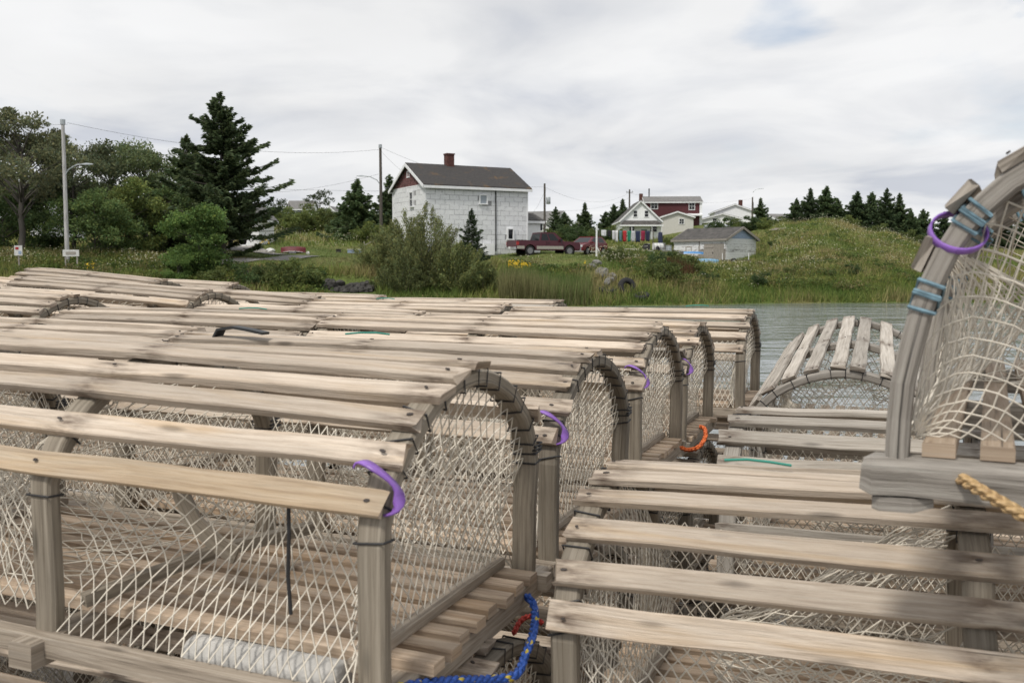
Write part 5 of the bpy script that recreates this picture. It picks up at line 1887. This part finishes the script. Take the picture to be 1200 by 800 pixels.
vehicle('white_van', 'white van with dark grille half hidden by the tallest spruce', 'van', (vx - .2, 86.0, zat(287, 85)), -.9, {
    'w': 1.9, 'prof': [(0, .42), (0, 1.15), (3.6, 1.12), (4.5, .95), (4.6, .4)] + arch_pts(3.7, .40) + arch_pts(.9, .40), 'paint': 'vanwhite', 'cab': ((.05, 3.7, 1.1), (.2, 2.9, 1.8), .14), 'side_win': [(.1, .4), (.46, .82)], 'r': .33, 'wheels': (.9, 3.7),
    'bits': [('grille', (4.6, 0, .62), (.06, 1.5, .34), 'black'), ('headlight', (4.55, -.72, .82), (.1, .34, .18), 'headlight'), ('headlight', (4.55, .72, .82), (.1, .34, .18), 'headlight'), ('bumper', (4.62, 0, .42), (.1, 1.8, .14), 'black')]})
px_ = xat(843, 142)
vehicle('pale_car', 'pale silver car parked above the shed roof', 'car', (px_ - 2.0, 143, zat(271.5, 142)), -.35, {
    'w': 1.75, 'prof': [(0, .42), (.05, .95), (3.1, .95), (4.1, .78), (4.2, .36)] + arch_pts(3.35, .36, 8, .34) + arch_pts(.8, .36, 8, .34), 'paint': 'silver', 'cab': ((.4, 3.2, .94), (1.0, 2.3, 1.42), .22), 'side_win': [(.08, .46), (.5, .9)], 'r': .31, 'wheels': (.8, 3.35),
    'bits': [('headlight', (4.1, -.6, .68), (.18, .34, .14), 'headlight'), ('headlight', (4.1, .6, .68), (.18, .34, .14), 'headlight'), ('bumper', (4.2, 0, .42), (.06, 1.6, .16), 'silver')]})
# ------------------------------------------------------------------ poles and wires
M['poledark'] = wood('pole_dark', (.05, .042, .036), (.09, .078, .066), (.14, .125, .11), gscale=(2, 30))
M['polepale'] = wood('pole_pale', (.22, .21, .20), (.40, .39, .38), (.56, .55, .54), gscale=(2, 30), tint=.05)
M['galv'] = plain('galvanised_steel', (.42, .45, .46), .4, .5)


def pole(label, px, D, top_py, r, mat, arm=None, extras=None, name='utility_pole', base_py=None):
    x = xat(px, D)
    zb = th(x, D) - .3
    ztop = zat(top_py, D)
    t = thing(name, label, 'pole', (x, D, zb))
    mb = MB()
    mb.tube([(0, 0, 0), (.01, 0, (ztop - zb) * .5), (0, 0, ztop - zb)], r, 10, scales=[1.1, .95, .8])
    mb.build('pole', M[mat], t)
    H = ztop - zb
    if arm:
        sgn, za, L = arm
        mb = MB()
        mb.tube([(0, -.05, za), (sgn * L * .2, -.05, za + .45), (sgn * L * .6, -.05, za + .75), (sgn * L, -.05, za + .8)], .035, 6)
        a = mb.build('lamp_arm', M['galv'], t)
        mb = MB()
        mb.sweep([(sgn * (L - .1), -.05, za + .8), (sgn * (L + .15), -.05, za + .82), (sgn * (L + .55), -.05, za + .8)], [(-.10, -.06), (.10, -.06), (.08, .05), (-.08, .05)], scales=[.6, 1, .5])
        mb.build('lamp_head', M['galv'], a)
    if extras:
        extras(t, H)
    return t, H


def xfm(t, H):
    mb = MB()
    mb.tube([(0, 0, -.38), (0, 0, -.34), (0, 0, .34), (0, 0, .40)], .24, 12, scales=[.9, 1, 1, .85])
    mb.build('transformer', M['galv'], t, (.42, -.05, H - 1.9), smooth=True)
    MB().box((.2, -.05, H - 1.75), (.4, .06, .06)).build('bracket', M['galv'], t)
    MB().tube([(0, 0, 0), (0, 0, .3)], .05, 6).build('insulator', M['trimwhite'], t, (.12, 0, H - .8))


def xarm(t, H):
    MB().box((0, -.1, H - .5), (1.2, .09, .1)).build('crossarm', M['poledark'], t)
    for s in (-.5, .5):
        MB().tube([(0, 0, 0), (0, 0, .18)], .05, 6).build('insulator', M['galv'], t, (s, -.1, H - .44))


def collar(t, H):
    MB().tube([(0, 0, 0), (0, 0, .3)], .15, 8).build('cable_clamp', M['galv'], t, (0, 0, H - .25))


p1, H1 = pole('tall pale lamp pole with curved arm standing in the weeds', 79, 61.5, 141, .13, 'polepale', (1, 5.9, 1.25), collar, 'lamp_pole')
p2, H2 = pole('dark utility pole with street lamp arm left of the white house', 447, 88, 170, .14, 'poledark', (-1, 5.6, 1.55), collar)
p3, H3 = pole('utility pole with grey transformer behind the maroon pickup', 638, 112, 215, .13, 'poledark', None, xfm)
p4, H4 = pole('far pole with crossarm by the white gabled house', 737, 172, 222, .16, 'poledark', None, xarm)
p5, H5 = pole('far pole with lamp arm beside the red chimney', 880.5, 200, 231, .18, 'poledark', (1, 6.5, 1.6), None)
# bare white post by the red car
x = xat(699, 78.5)
t = thing('white_post', 'bare white post standing in front of the small red car', 'post', (x, 78.5, th(x, 78.5) - .2))
MB().tube([(0, 0, 0), (0, 0, zat(264, 78.5) - th(x, 78.5) + .2)], .075, 8).build('post', M['trimwhite'], t)
MB().sweep([(.05, 0, .9), (.45, 0, .15)], [(-.03, -.03), (.03, -.03), (.03, .03), (-.03, .03)]).build('brace', M['trimwhite'], t)


def wire(label, a, b, sag, r=.009):
    a, b = Vector(a), Vector(b)
    pts = []
    for i in range(17):
        t = i / 16
        p = a.lerp(b, t)
        p.z -= sag * 4 * t * (1 - t)
        pts.append(p)
    return tag(MB().tube(pts, r, 4).build('power_line', M['cord']), label, 'power line', 'power lines strung between the poles')


TP1 = W(79, 146, 61.5)
wire('power line dropping in front of the leafy trees from the pale lamp pole', W(-160, 128, 66), TP1, .3)
wire('power line running from the pale lamp pole to the dark pole, upper', W(79, 144, 61.5), W(447, 175, 88), .9)
wire('power line running low across the dark trees to the dark pole', W(-160, 196, 64), W(447, 224, 88), .3)
wire('power line rising to the dark pole past the tallest spruce', W(255, 225, 100), W(447, 203, 88), .7)
wire('power line from the dark pole to the roof edge', W(447, 178, 88), W(485, 212, 79.5), .1)
wire('power line from the dark pole over the house roof to the transformer pole', W(447, 173, 88), W(638, 219, 112), 1.0)
wire('power line from the transformer pole to the far crossarm pole', W(638, 219, 112), W(737, 226, 172), 1.6)
wire('power line from the far crossarm pole towards the chimney house', W(737, 226, 172), W(880, 233, 200), 1.2)
wire('power line from the transformer pole to the bungalow roof', W(638, 225, 112), W(622, 252, 128), .3)
wire('power line from the crossarm pole down past the lone spruce', W(737, 232, 172), W(655, 247, 125), .6)


# ------------------------------------------------------------------ washing line
def zg(px, D):
    x = xat(px, D)
    return x, th(x, D)


CLO = 104.0
lx0, lz0 = xat(702, CLO - .8), zat(269.5, CLO - .8)
lx1, lz1 = xat(765, CLO + .7), zat(270.5, CLO + .7)
t = thing('clothesline', 'washing line strung before the white gabled house', 'clothesline', (lx0, CLO - .8, th(lx0, CLO - .8)))
bz = th(lx0, CLO - .8)
MB().tube([(0, 0, -.2), (0, 0, lz0 - bz + .1)], .05, 6).build('post', M['poledark'], t)
MB().tube([(lx1 - lx0, 1.5, th(lx1, CLO + .7) - bz - .2), (lx1 - lx0, 1.5, lz1 - bz + .1)], .05, 6).build('post', M['poledark'], t)
MB().tube([(0, 0, lz0 - bz), ((lx1 - lx0) / 2, 0.75, (lz0 + lz1) / 2 - bz - .06), (lx1 - lx0, 1.5, lz1 - bz)], .008, 4).build('line', M['cord'], t)
CL = [(704, 710.5, 7, (.66, .67, .70), 'short white cloth at the far end of the washing line', 'cloth'), (711, 716, 7, (.02, .02, .025), 'short black garment on the washing line', 'garment'), (717, 720, 11, (.62, .62, .66), 'narrow white shirt next to the black garment', 'shirt'), (720.5, 724, 13, (.66, .66, .68), 'long white shirt left of the teal towel', 'shirt'),
      (725, 728.7, 12.5, (.10, .19, .21), 'teal towel on the washing line', 'towel'), (729.2, 734, 12.5, (.42, .03, .035), 'bright red towel on the washing line', 'towel'), (734.5, 739, 12.5, (.02, .20, .11), 'green towel next to the bright red one', 'towel'), (739.5, 743.5, 12.5, (.50, .50, .54), 'pale grey towel right of the green one', 'towel'), (744, 750, 13, (.022, .032, .075), 'navy trousers right of the pale grey towel', 'trousers'), (750.5, 755.5, 11.5, (.26, .02, .055), 'crimson shirt between two navy garments', 'shirt'), (756, 761.5, 12, (.025, .03, .065), 'navy shirt at the house end of the washing line', 'shirt')]
for a, b, hpx, colr, lab, nm in CL:
    f = ((a + b) / 2 - 702) / 63
    D = CLO - .8 + 1.5 * f
    xc = lx0 + (lx1 - lx0) * f
    zc = lz0 + (lz1 - lz0) * f - .06 * (1 - (2 * f - 1) ** 2)
    wd, hh = (b - a) / FPX * D, hpx / FPX * D
    mb = MB()
    nx, nz = 7, 6
    rn = random.Random(int(a * 7))
    ph = rn.uniform(0, 6)
    for side in (1, -1):
        for j in range(nz + 1):
            for i in range(nx + 1):
                u, v = i / nx - .5, j / nz
                mb.v.append(Vector((u * wd * (1 - .12 * v), .012 * side + .05 * v * math.sin(u * 9 + ph), -v * hh - .02 * abs(u) * (1 - v) + .03 * v * math.sin(u * 6 + ph * 2))))
    nb = (nx + 1) * (nz + 1)
    for s, o in ((1, 0), (-1, nb)):
        for j in range(nz):
            for i in range(nx):
                q = [o + j * (nx + 1) + i, o + j * (nx + 1) + i + 1, o + (j + 1) * (nx + 1) + i + 1, o + (j + 1) * (nx + 1) + i]
                mb.face(q if s < 0 else q[::-1])
    rim = [i for i in range(nx + 1)] + [j * (nx + 1) + nx for j in range(1, nz + 1)] + [nz * (nx + 1) + i for i in range(nx - 1, -1, -1)] + [j * (nx + 1) for j in range(nz - 1, 0, -1)]
    for i in range(len(rim)):
        p, q = rim[i], rim[(i + 1) % len(rim)]
        mb.face((p, q, q + nb, p + nb))
    o = mb.build(nm, plain('cloth', colr, .9, noise=.1), None, (xc, D, zc + .02), (0, 0, math.atan2(1.5, lx1 - lx0)), True)
    tag(o, lab, nm if nm != 'garment' else 'clothing', 'clothes hanging on the washing line')


# ------------------------------------------------------------------ shore clutter
def boat(name, label, cat, px, D, L, w, h, yaw, mat, flip=False, zoff=0.0):
    x = xat(px, D)
    t = thing(name, label, cat, (x, D, th(x, D) + zoff), (0, 0, yaw))
    mb = MB()
    n, m = 13, 8
    for layer, k in ((0, 1.0), (1, .9)):
        for i in range(n):
            s = i / (n - 1) * 2 - 1
            ww = w / 2 * (1 - abs(s) ** 2.6) ** .8 + .012
            hh = h * (1 + .25 * s * s)
            for j in range(m + 1):
                a = PI * j / m
                z = hh - math.sin(a) ** .7 * h * (k if layer == 0 else k * .95)
                mb.v.append(Vector((s * L / 2 * (1 if layer == 0 else .97), -math.cos(a) * ww * k, (h * 1.25 - z) if flip else z)))
    nb = n * (m + 1)
    for lay in (0, 1):
        for i in range(n - 1):
            for j in range(m):
                q = [lay * nb + i * (m + 1) + j, lay * nb + i * (m + 1) + j + 1, lay * nb + (i + 1) * (m + 1) + j + 1, lay * nb + (i + 1) * (m + 1) + j]
                mb.face(q if lay else q[::-1])
    for i in range(n - 1):
        for j in (0, m):
            q = [i * (m + 1) + j, (i + 1) * (m + 1) + j, nb + (i + 1) * (m + 1) + j, nb + i * (m + 1) + j]
            mb.face(q)
    mb.build('hull', M[mat], t, smooth=True)
    g = MB()
    for s in (-1, 1):
        g.tube([((i / 8 * 2 - 1) * L / 2 * .98, s * (w / 2 * (1 - abs(i / 8 * 2 - 1) ** 2.6) ** .8 + .012), (h * .25 - h * .25 * (i / 8 * 2 - 1) ** 2) if flip else h * (1 + .25 * (i / 8 * 2 - 1) ** 2)) for i in range(9)], .022, 5)
    g.build('gunwale', M['trimwhite'], t)
    for s in (-.3, .3):
        MB().box((s * L * .5, 0, (h * .45) if flip else h * .75), (.2, w * .8, .03)).build('thwart', M['oldwood'], t)
    return t


M['canoeblue'] = plain('faded_blue_hull', (.16, .33, .50), .5, noise=.15)
M['kayakblue'] = plain('bright_blue_hull', (.06, .22, .48), .4)
M['dinghyred'] = plain('dark_red_hull', (.12, .013, .018), .6, noise=.15)
M['tarp'] = plain('dark_tarp', (.02, .022, .03), .6)
M['bluetarp'] = plain('navy_tarp', (.015, .022, .06), .6)
M['tank'] = plain('white_tank', (.60, .60, .58), .5, noise=.15)
M['rock'] = plain('grey_rock', (.20, .195, .18), .9, noise=.4, nscale=3, bump=.8)
M['darkrock'] = plain('dark_wet_rock', (.05, .047, .043), .85, noise=.4, nscale=3, bump=.8)
boat('canoe', 'faded light-blue upturned canoe lying on the grass below the shed', 'canoe', 826.5, 88, 2.3, .62, .36, -.22, 'canoeblue', True, .02)
boat('kayak', 'bright blue upturned kayak on stands before the shed wall', 'kayak', 810, 92, 2.2, .55, .22, -.08, 'kayakblue', True, .62)
boat('dinghy', 'dark red upturned dinghy with a black cover across its middle', 'dinghy', 344, 81, 2.0, .9, .42, .06, 'dinghyred', True, .02)
x, z = zg(344, 80.6)
tag(MB().hull8([(-.3, -.55, 0), (.3, -.55, 0), (.34, .5, 0), (-.3, .5, 0)], [(-.24, -.2, .58), (.24, -.25, .55), (.26, .25, .56), (-.22, .2, .6)]).build('tarp', M['tarp'], None, (x - .05, 81, z)), 'black tarp thrown over the red dinghy', 'tarp')


def lump(name, label, cat, px, D, s, mat, seed, sink=.25, group=None, rz=0, dz=0.0, sharp=True):
    rn = random.Random(seed)
    mb = MB()
    n, m = 7, 5
    ph = [rn.uniform(0, 6.28) for _ in range(6)]
    mb.v.append(Vector((0, 0, -s[2] / 2)))
    for j in range(1, m):
        b = PI * j / m - PI / 2
        for i in range(n):
            a = 2 * PI * i / n
            k = 1 + .2 * math.sin(2 * a + ph[0]) * math.cos(b) + .16 * math.sin(3 * a + ph[1] + 2 * b) + rn.uniform(-.13, .13)
            mb.v.append(Vector((math.cos(a) * math.cos(b) * s[0] / 2 * k, math.sin(a) * math.cos(b) * s[1] / 2 * k, math.sin(b) * s[2] / 2 * (1 + rn.uniform(-.12, .12)))))
    mb.v.append(Vector((0, 0, s[2] / 2)))
    e = len(mb.v) - 1
    for i in range(n):
        mb.face((0, 1 + (i + 1) % n, 1 + i))
        mb.face((e, e - n + i, e - n + (i + 1) % n))
        for j in range(m - 2):
            a = 1 + j * n
            mb.face((a + i, a + (i + 1) % n, a + n + (i + 1) % n, a + n + i))
    x, z = zg(px, D)
    return tag(mb.build(name, M[mat], None, (x, D, z + s[2] * (.5 - sink) + dz), (0, 0, rz)), label, cat, group)


rn = random.Random(12)
for i in range(13):
    px = 381 + i * 4.5 + rn.uniform(-1.2, 1.2)
    lump('bank_stone', 'dark stone of the rough bank wall left of the willow bush', 'stone', px, 62.6 + rn.uniform(-.3, .2), (rn.uniform(.45, .8), .6, rn.uniform(.4, .62)), 'darkrock', 100 + i, .15, 'dark stones of the shore bank wall', rn.uniform(0, 3), rn.uniform(-.1, .2))
for i in range(12):
    px = 382 + i * 4.6 + rn.uniform(-1.2, 1.2)
    lump('bank_stone', 'dark stone of the rough bank wall left of the willow bush', 'stone', px, 62.2 + rn.uniform(-.2, .2), (rn.uniform(.5, .85), .6, rn.uniform(.45, .65)), 'darkrock', 130 + i, .3, 'dark stones of the shore bank wall', rn.uniform(0, 3), rn.uniform(-.2, .05))
for i in range(14):
    f = i / 13
    lump('shore_rock', 'pale grey rock tumbled down the shore by the tyres', 'rock', 692 + 24 * f + rn.uniform(-6, 8), 69.5 - 4.5 * f + rn.uniform(-.8, .8), (rn.uniform(.4, 1.0), rn.uniform(.4, .8), rn.uniform(.35, .65)), 'rock', 160 + i, .2, 'grey rocks tumbled down the shore', rn.uniform(0, 3), .12)


def tyre(label, px, D, r, rot, dz):
    x, z = zg(px, D)
    mb = MB()
    pts = [(r * .74 * math.cos(2 * PI * i / 24), r * .74 * math.sin(2 * PI * i / 24), 0) for i in range(25)]
    mb.sweep(pts, [(-r * .26, -r * .2), (-r * .1, -r * .27), (r * .2, -r * .25), (r * .26, -r * .1), (r * .26, r * .1), (r * .2, r * .25), (-r * .1, r * .27), (-r * .26, r * .2)], caps=False)
    return tag(mb.build('old_tyre', M['tyre'], None, (x, D, z + dz), rot, True), label, 'tyre', 'old tyres at the waterline')


tyre('big black tyre standing half upright among the shore rocks', 735, 64.0, .62, (1.25, .2, .3), .35)
tyre('black tyre lying flat left of the upright one', 712, 63.8, .6, (.2, .1, 0), .15)
tyre('black tyre lying flat at the waterline right of the upright one', 752, 63.2, .55, (.25, -.1, 0), .12)


def boxy(name, label, cat, px, D, s, mat, rz=0, dz=0.0, lid=None):
    x, z = zg(px, D)
    t = thing(name, label, cat, (x, D, z - .04 + dz), (0, 0, rz))
    c = .03
    MB().extrude([(-s[0] / 2, 0), (s[0] / 2, 0), (s[0] / 2, s[2] - c), (s[0] / 2 - c, s[2]), (-s[0] / 2 + c, s[2]), (-s[0] / 2, s[2] - c)], -s[1] / 2, s[1] / 2).build('body', M[mat], t)
    MB().box((0, 0, s[2] + .035), (s[0] + .08, s[1] + .08, .06)).build('lid', M[lid or mat], t)
    return t


boxy('storage_box', 'low grey-blue box with pale lid on the lawn left of the willow', 'box', 416, 82, (1.15, .7, .3), 'paleblue', .1, 0, 'tank')
boxy('small_crate', 'small dark crate on the lawn beside the grey-blue box', 'crate', 397, 82, (.36, .3, .24), 'darkrock')
lump('white_sack', 'white sack lying on the verge left of the red dinghy', 'sack', 317, 82, (.8, .6, .5), 'tank', 300)
boxy('white_cooler', 'small white lidded box beside the driveway spruce', 'box', 302, 84, (.5, .4, .22), 'tank', .2, .1)
lump('white_bucket_lump', 'small white bag at the end of the red dinghy', 'bag', 361, 80, (.28, .25, .32), 'tank', 301)


def barrel(label, px, D, r, h, mat, rot=(0, 0, 0), dz=0.0, name='barrel'):
    x, z = zg(px, D)
    t = thing(name, label, 'barrel' if name == 'barrel' else 'tank', (x, D, z + dz), rot, 'clutter by the grey shed')
    MB().tube([(0, 0, 0), (0, 0, h * .3), (0, 0, h * .5), (0, 0, h * .7), (0, 0, h)], r, 14, scales=[.93, 1, 1.02, 1, .93]).build('body', M[mat], t, smooth=False)
    b = MB()
    for f in (.04, .34, .66, .96):
        b.tube([(0, 0, h * f - .02), (0, 0, h * f + .02)], r * 1.035, 14)
    b.build('hoop', M['galv'], t)
    return t


barrel('white drum lying on its side at the start of the shed clutter', 765, 93, .34, .95, 'tank', (0, PI / 2, .15), .42)
barrel('grey drum standing in the shed clutter by the navy tarp', 775, 94, .36, 1.0, 'oldwood')
barrel('pale drum standing close to the shed corner', 783, 94, .33, .95, 'galv')
barrel('dark drum standing behind the white one', 758, 95, .3, .7, 'tyre')
for i, (px, D, r, lab) in enumerate(((757, 92, .33, 'black wheel leaning at the outer end of the shed clutter'), (771, 91.5, .3, 'black wheel lying between the drums'), (790, 91.5, .32, 'black wheel leaning by the kayak stand'))):
    tyre(lab, px, D, r, (1.3, 0, i), r * .9)
x, z = zg(773.5, 97)
t = thing('wrapped_post', 'upright navy tarp wrapped round a stake near the shed', 'tarp', (x, 97, z))
MB().tube([(0, 0, -.1), (0, 0, 2.1)], .05, 6).build('stake', M['oldwood'], t)
MB().tube([(0, 0, .5), (.03, 0, .9), (-.02, 0, 1.5), (0, 0, 2.0), (0, 0, 2.06)], .24, 9, scales=[1.15, 1, .95, .85, .4]).build('wrap', M['bluetarp'], t)
for i, (px, D, lab) in enumerate(((780, 92, 'grey fish box at the foot of the drums'), (788, 93, 'grey fish box next to the shed corner'), (796, 91, 'low grey fish box under the kayak'))):
    boxy('fish_box', lab, 'box', px, D, (.75, .5, .35 + .1 * i), 'oldwood', i * .5, 0, 'galv')
# small trailer by the shed gable
x, z = zg(858, 90)
t = thing('boat_trailer', 'rusty boat trailer with dark wheel standing by the shed gable', 'trailer', (x, 90, z), (0, 0, -.15))
fr = MB()
for s in (-.5, .5):
    fr.box((.3, s, .42), (2.6, .07, .09))
for k in (-.9, .2, 1.4):
    fr.box((k, 0, .43), (.07, 1.0, .07))
fr.build('frame', M['bark'], t)
for s in (-.62, .62):
    w = MB().tube([(0, -.09, 0), (0, -.07, 0), (0, .07, 0), (0, .09, 0)], .3, 16, scales=[.9, 1, 1, .9]).build('wheel', M['tyre'], t, (.1, s, .3))
    MB().tube([(0, -.1, 0), (0, .1, 0)], .15, 10).build('rim', M['galv'], w)
for k in (-.9, 1.4):
    MB().box((k, -.5, .75), (.06, .06, .6)).build('post', M['trimwhite'], t)
x, z = zg(889, 88)
tag(MB().tube([(-.9, 0, 0), (0, .05, .02), (.9, 0, 0)], .12, 9, scales=[1, .95, .85]).build('log', M['sill'], None, (x, 88, z + .12)), 'pale log lying in the grass right of the shed', 'log')


def sign(label, px, D, py, w, h, face):
    x = xat(px, D)
    zc = zat(py, D)
    zb = th(x, D)
    t = thing('notice_sign', label, 'sign', (x, D, zb - .2), (0, 0, .1))
    for s in ((-1, 1) if w > .6 else (0,)):
        MB().box((s * w * .36, .04, (zc - zb) / 2), (.07, .06, zc - zb + .3)).build('post', M['oldwood'], t)
    b = MB().box((0, 0, zc - zb + .2), (w, .035, h)).build('board', M['tank'], t)
    for c, s, m in face:
        MB().box((c[0] * w, -.024, zc - zb + .2 + c[1] * h), (s[0] * w, .014, s[1] * h), ).build('patch', M[m], b)
    return t


sign('small white notice board with faded red and blue marks in the weeds', 22, 60.2, 293.5, .46, .6, [((-.15, .22), (.4, .25), 'taillight'), ((.2, -.2), (.35, .3), 'paleblue')])
sign('low white framed board at the foot of the pale lamp pole', 83.5, 60.6, 296.5, .95, .4, [((0, 0), (.62, .45), 'oldwood')])
x, z = zg(427, 84)
t = thing('broken_stake', 'leaning grey stake with a loose rail left of the willow', 'stake', (x, 84, z))
MB().box((0, 0, .4), (.08, .08, 1.0)).build('post', M['oldwood'], t)
MB().sweep([(-.1, 0, .55), (.8, 0, .95)], [(-.03, -.03), (.03, -.03), (.03, .03), (-.03, .03)]).build('rail', M['oldwood'], t)
x, z = zg(905, 101)
tag(MB().box((0, 0, .05), (1.6, .4, .12)).box((.1, .1, .16), (1.2, .3, .1)).build('plank_pile', M['oldlath'], None, (x + .7, 101, th(x + .7, 101))), 'pale plank lying on the hill crest', 'plank')
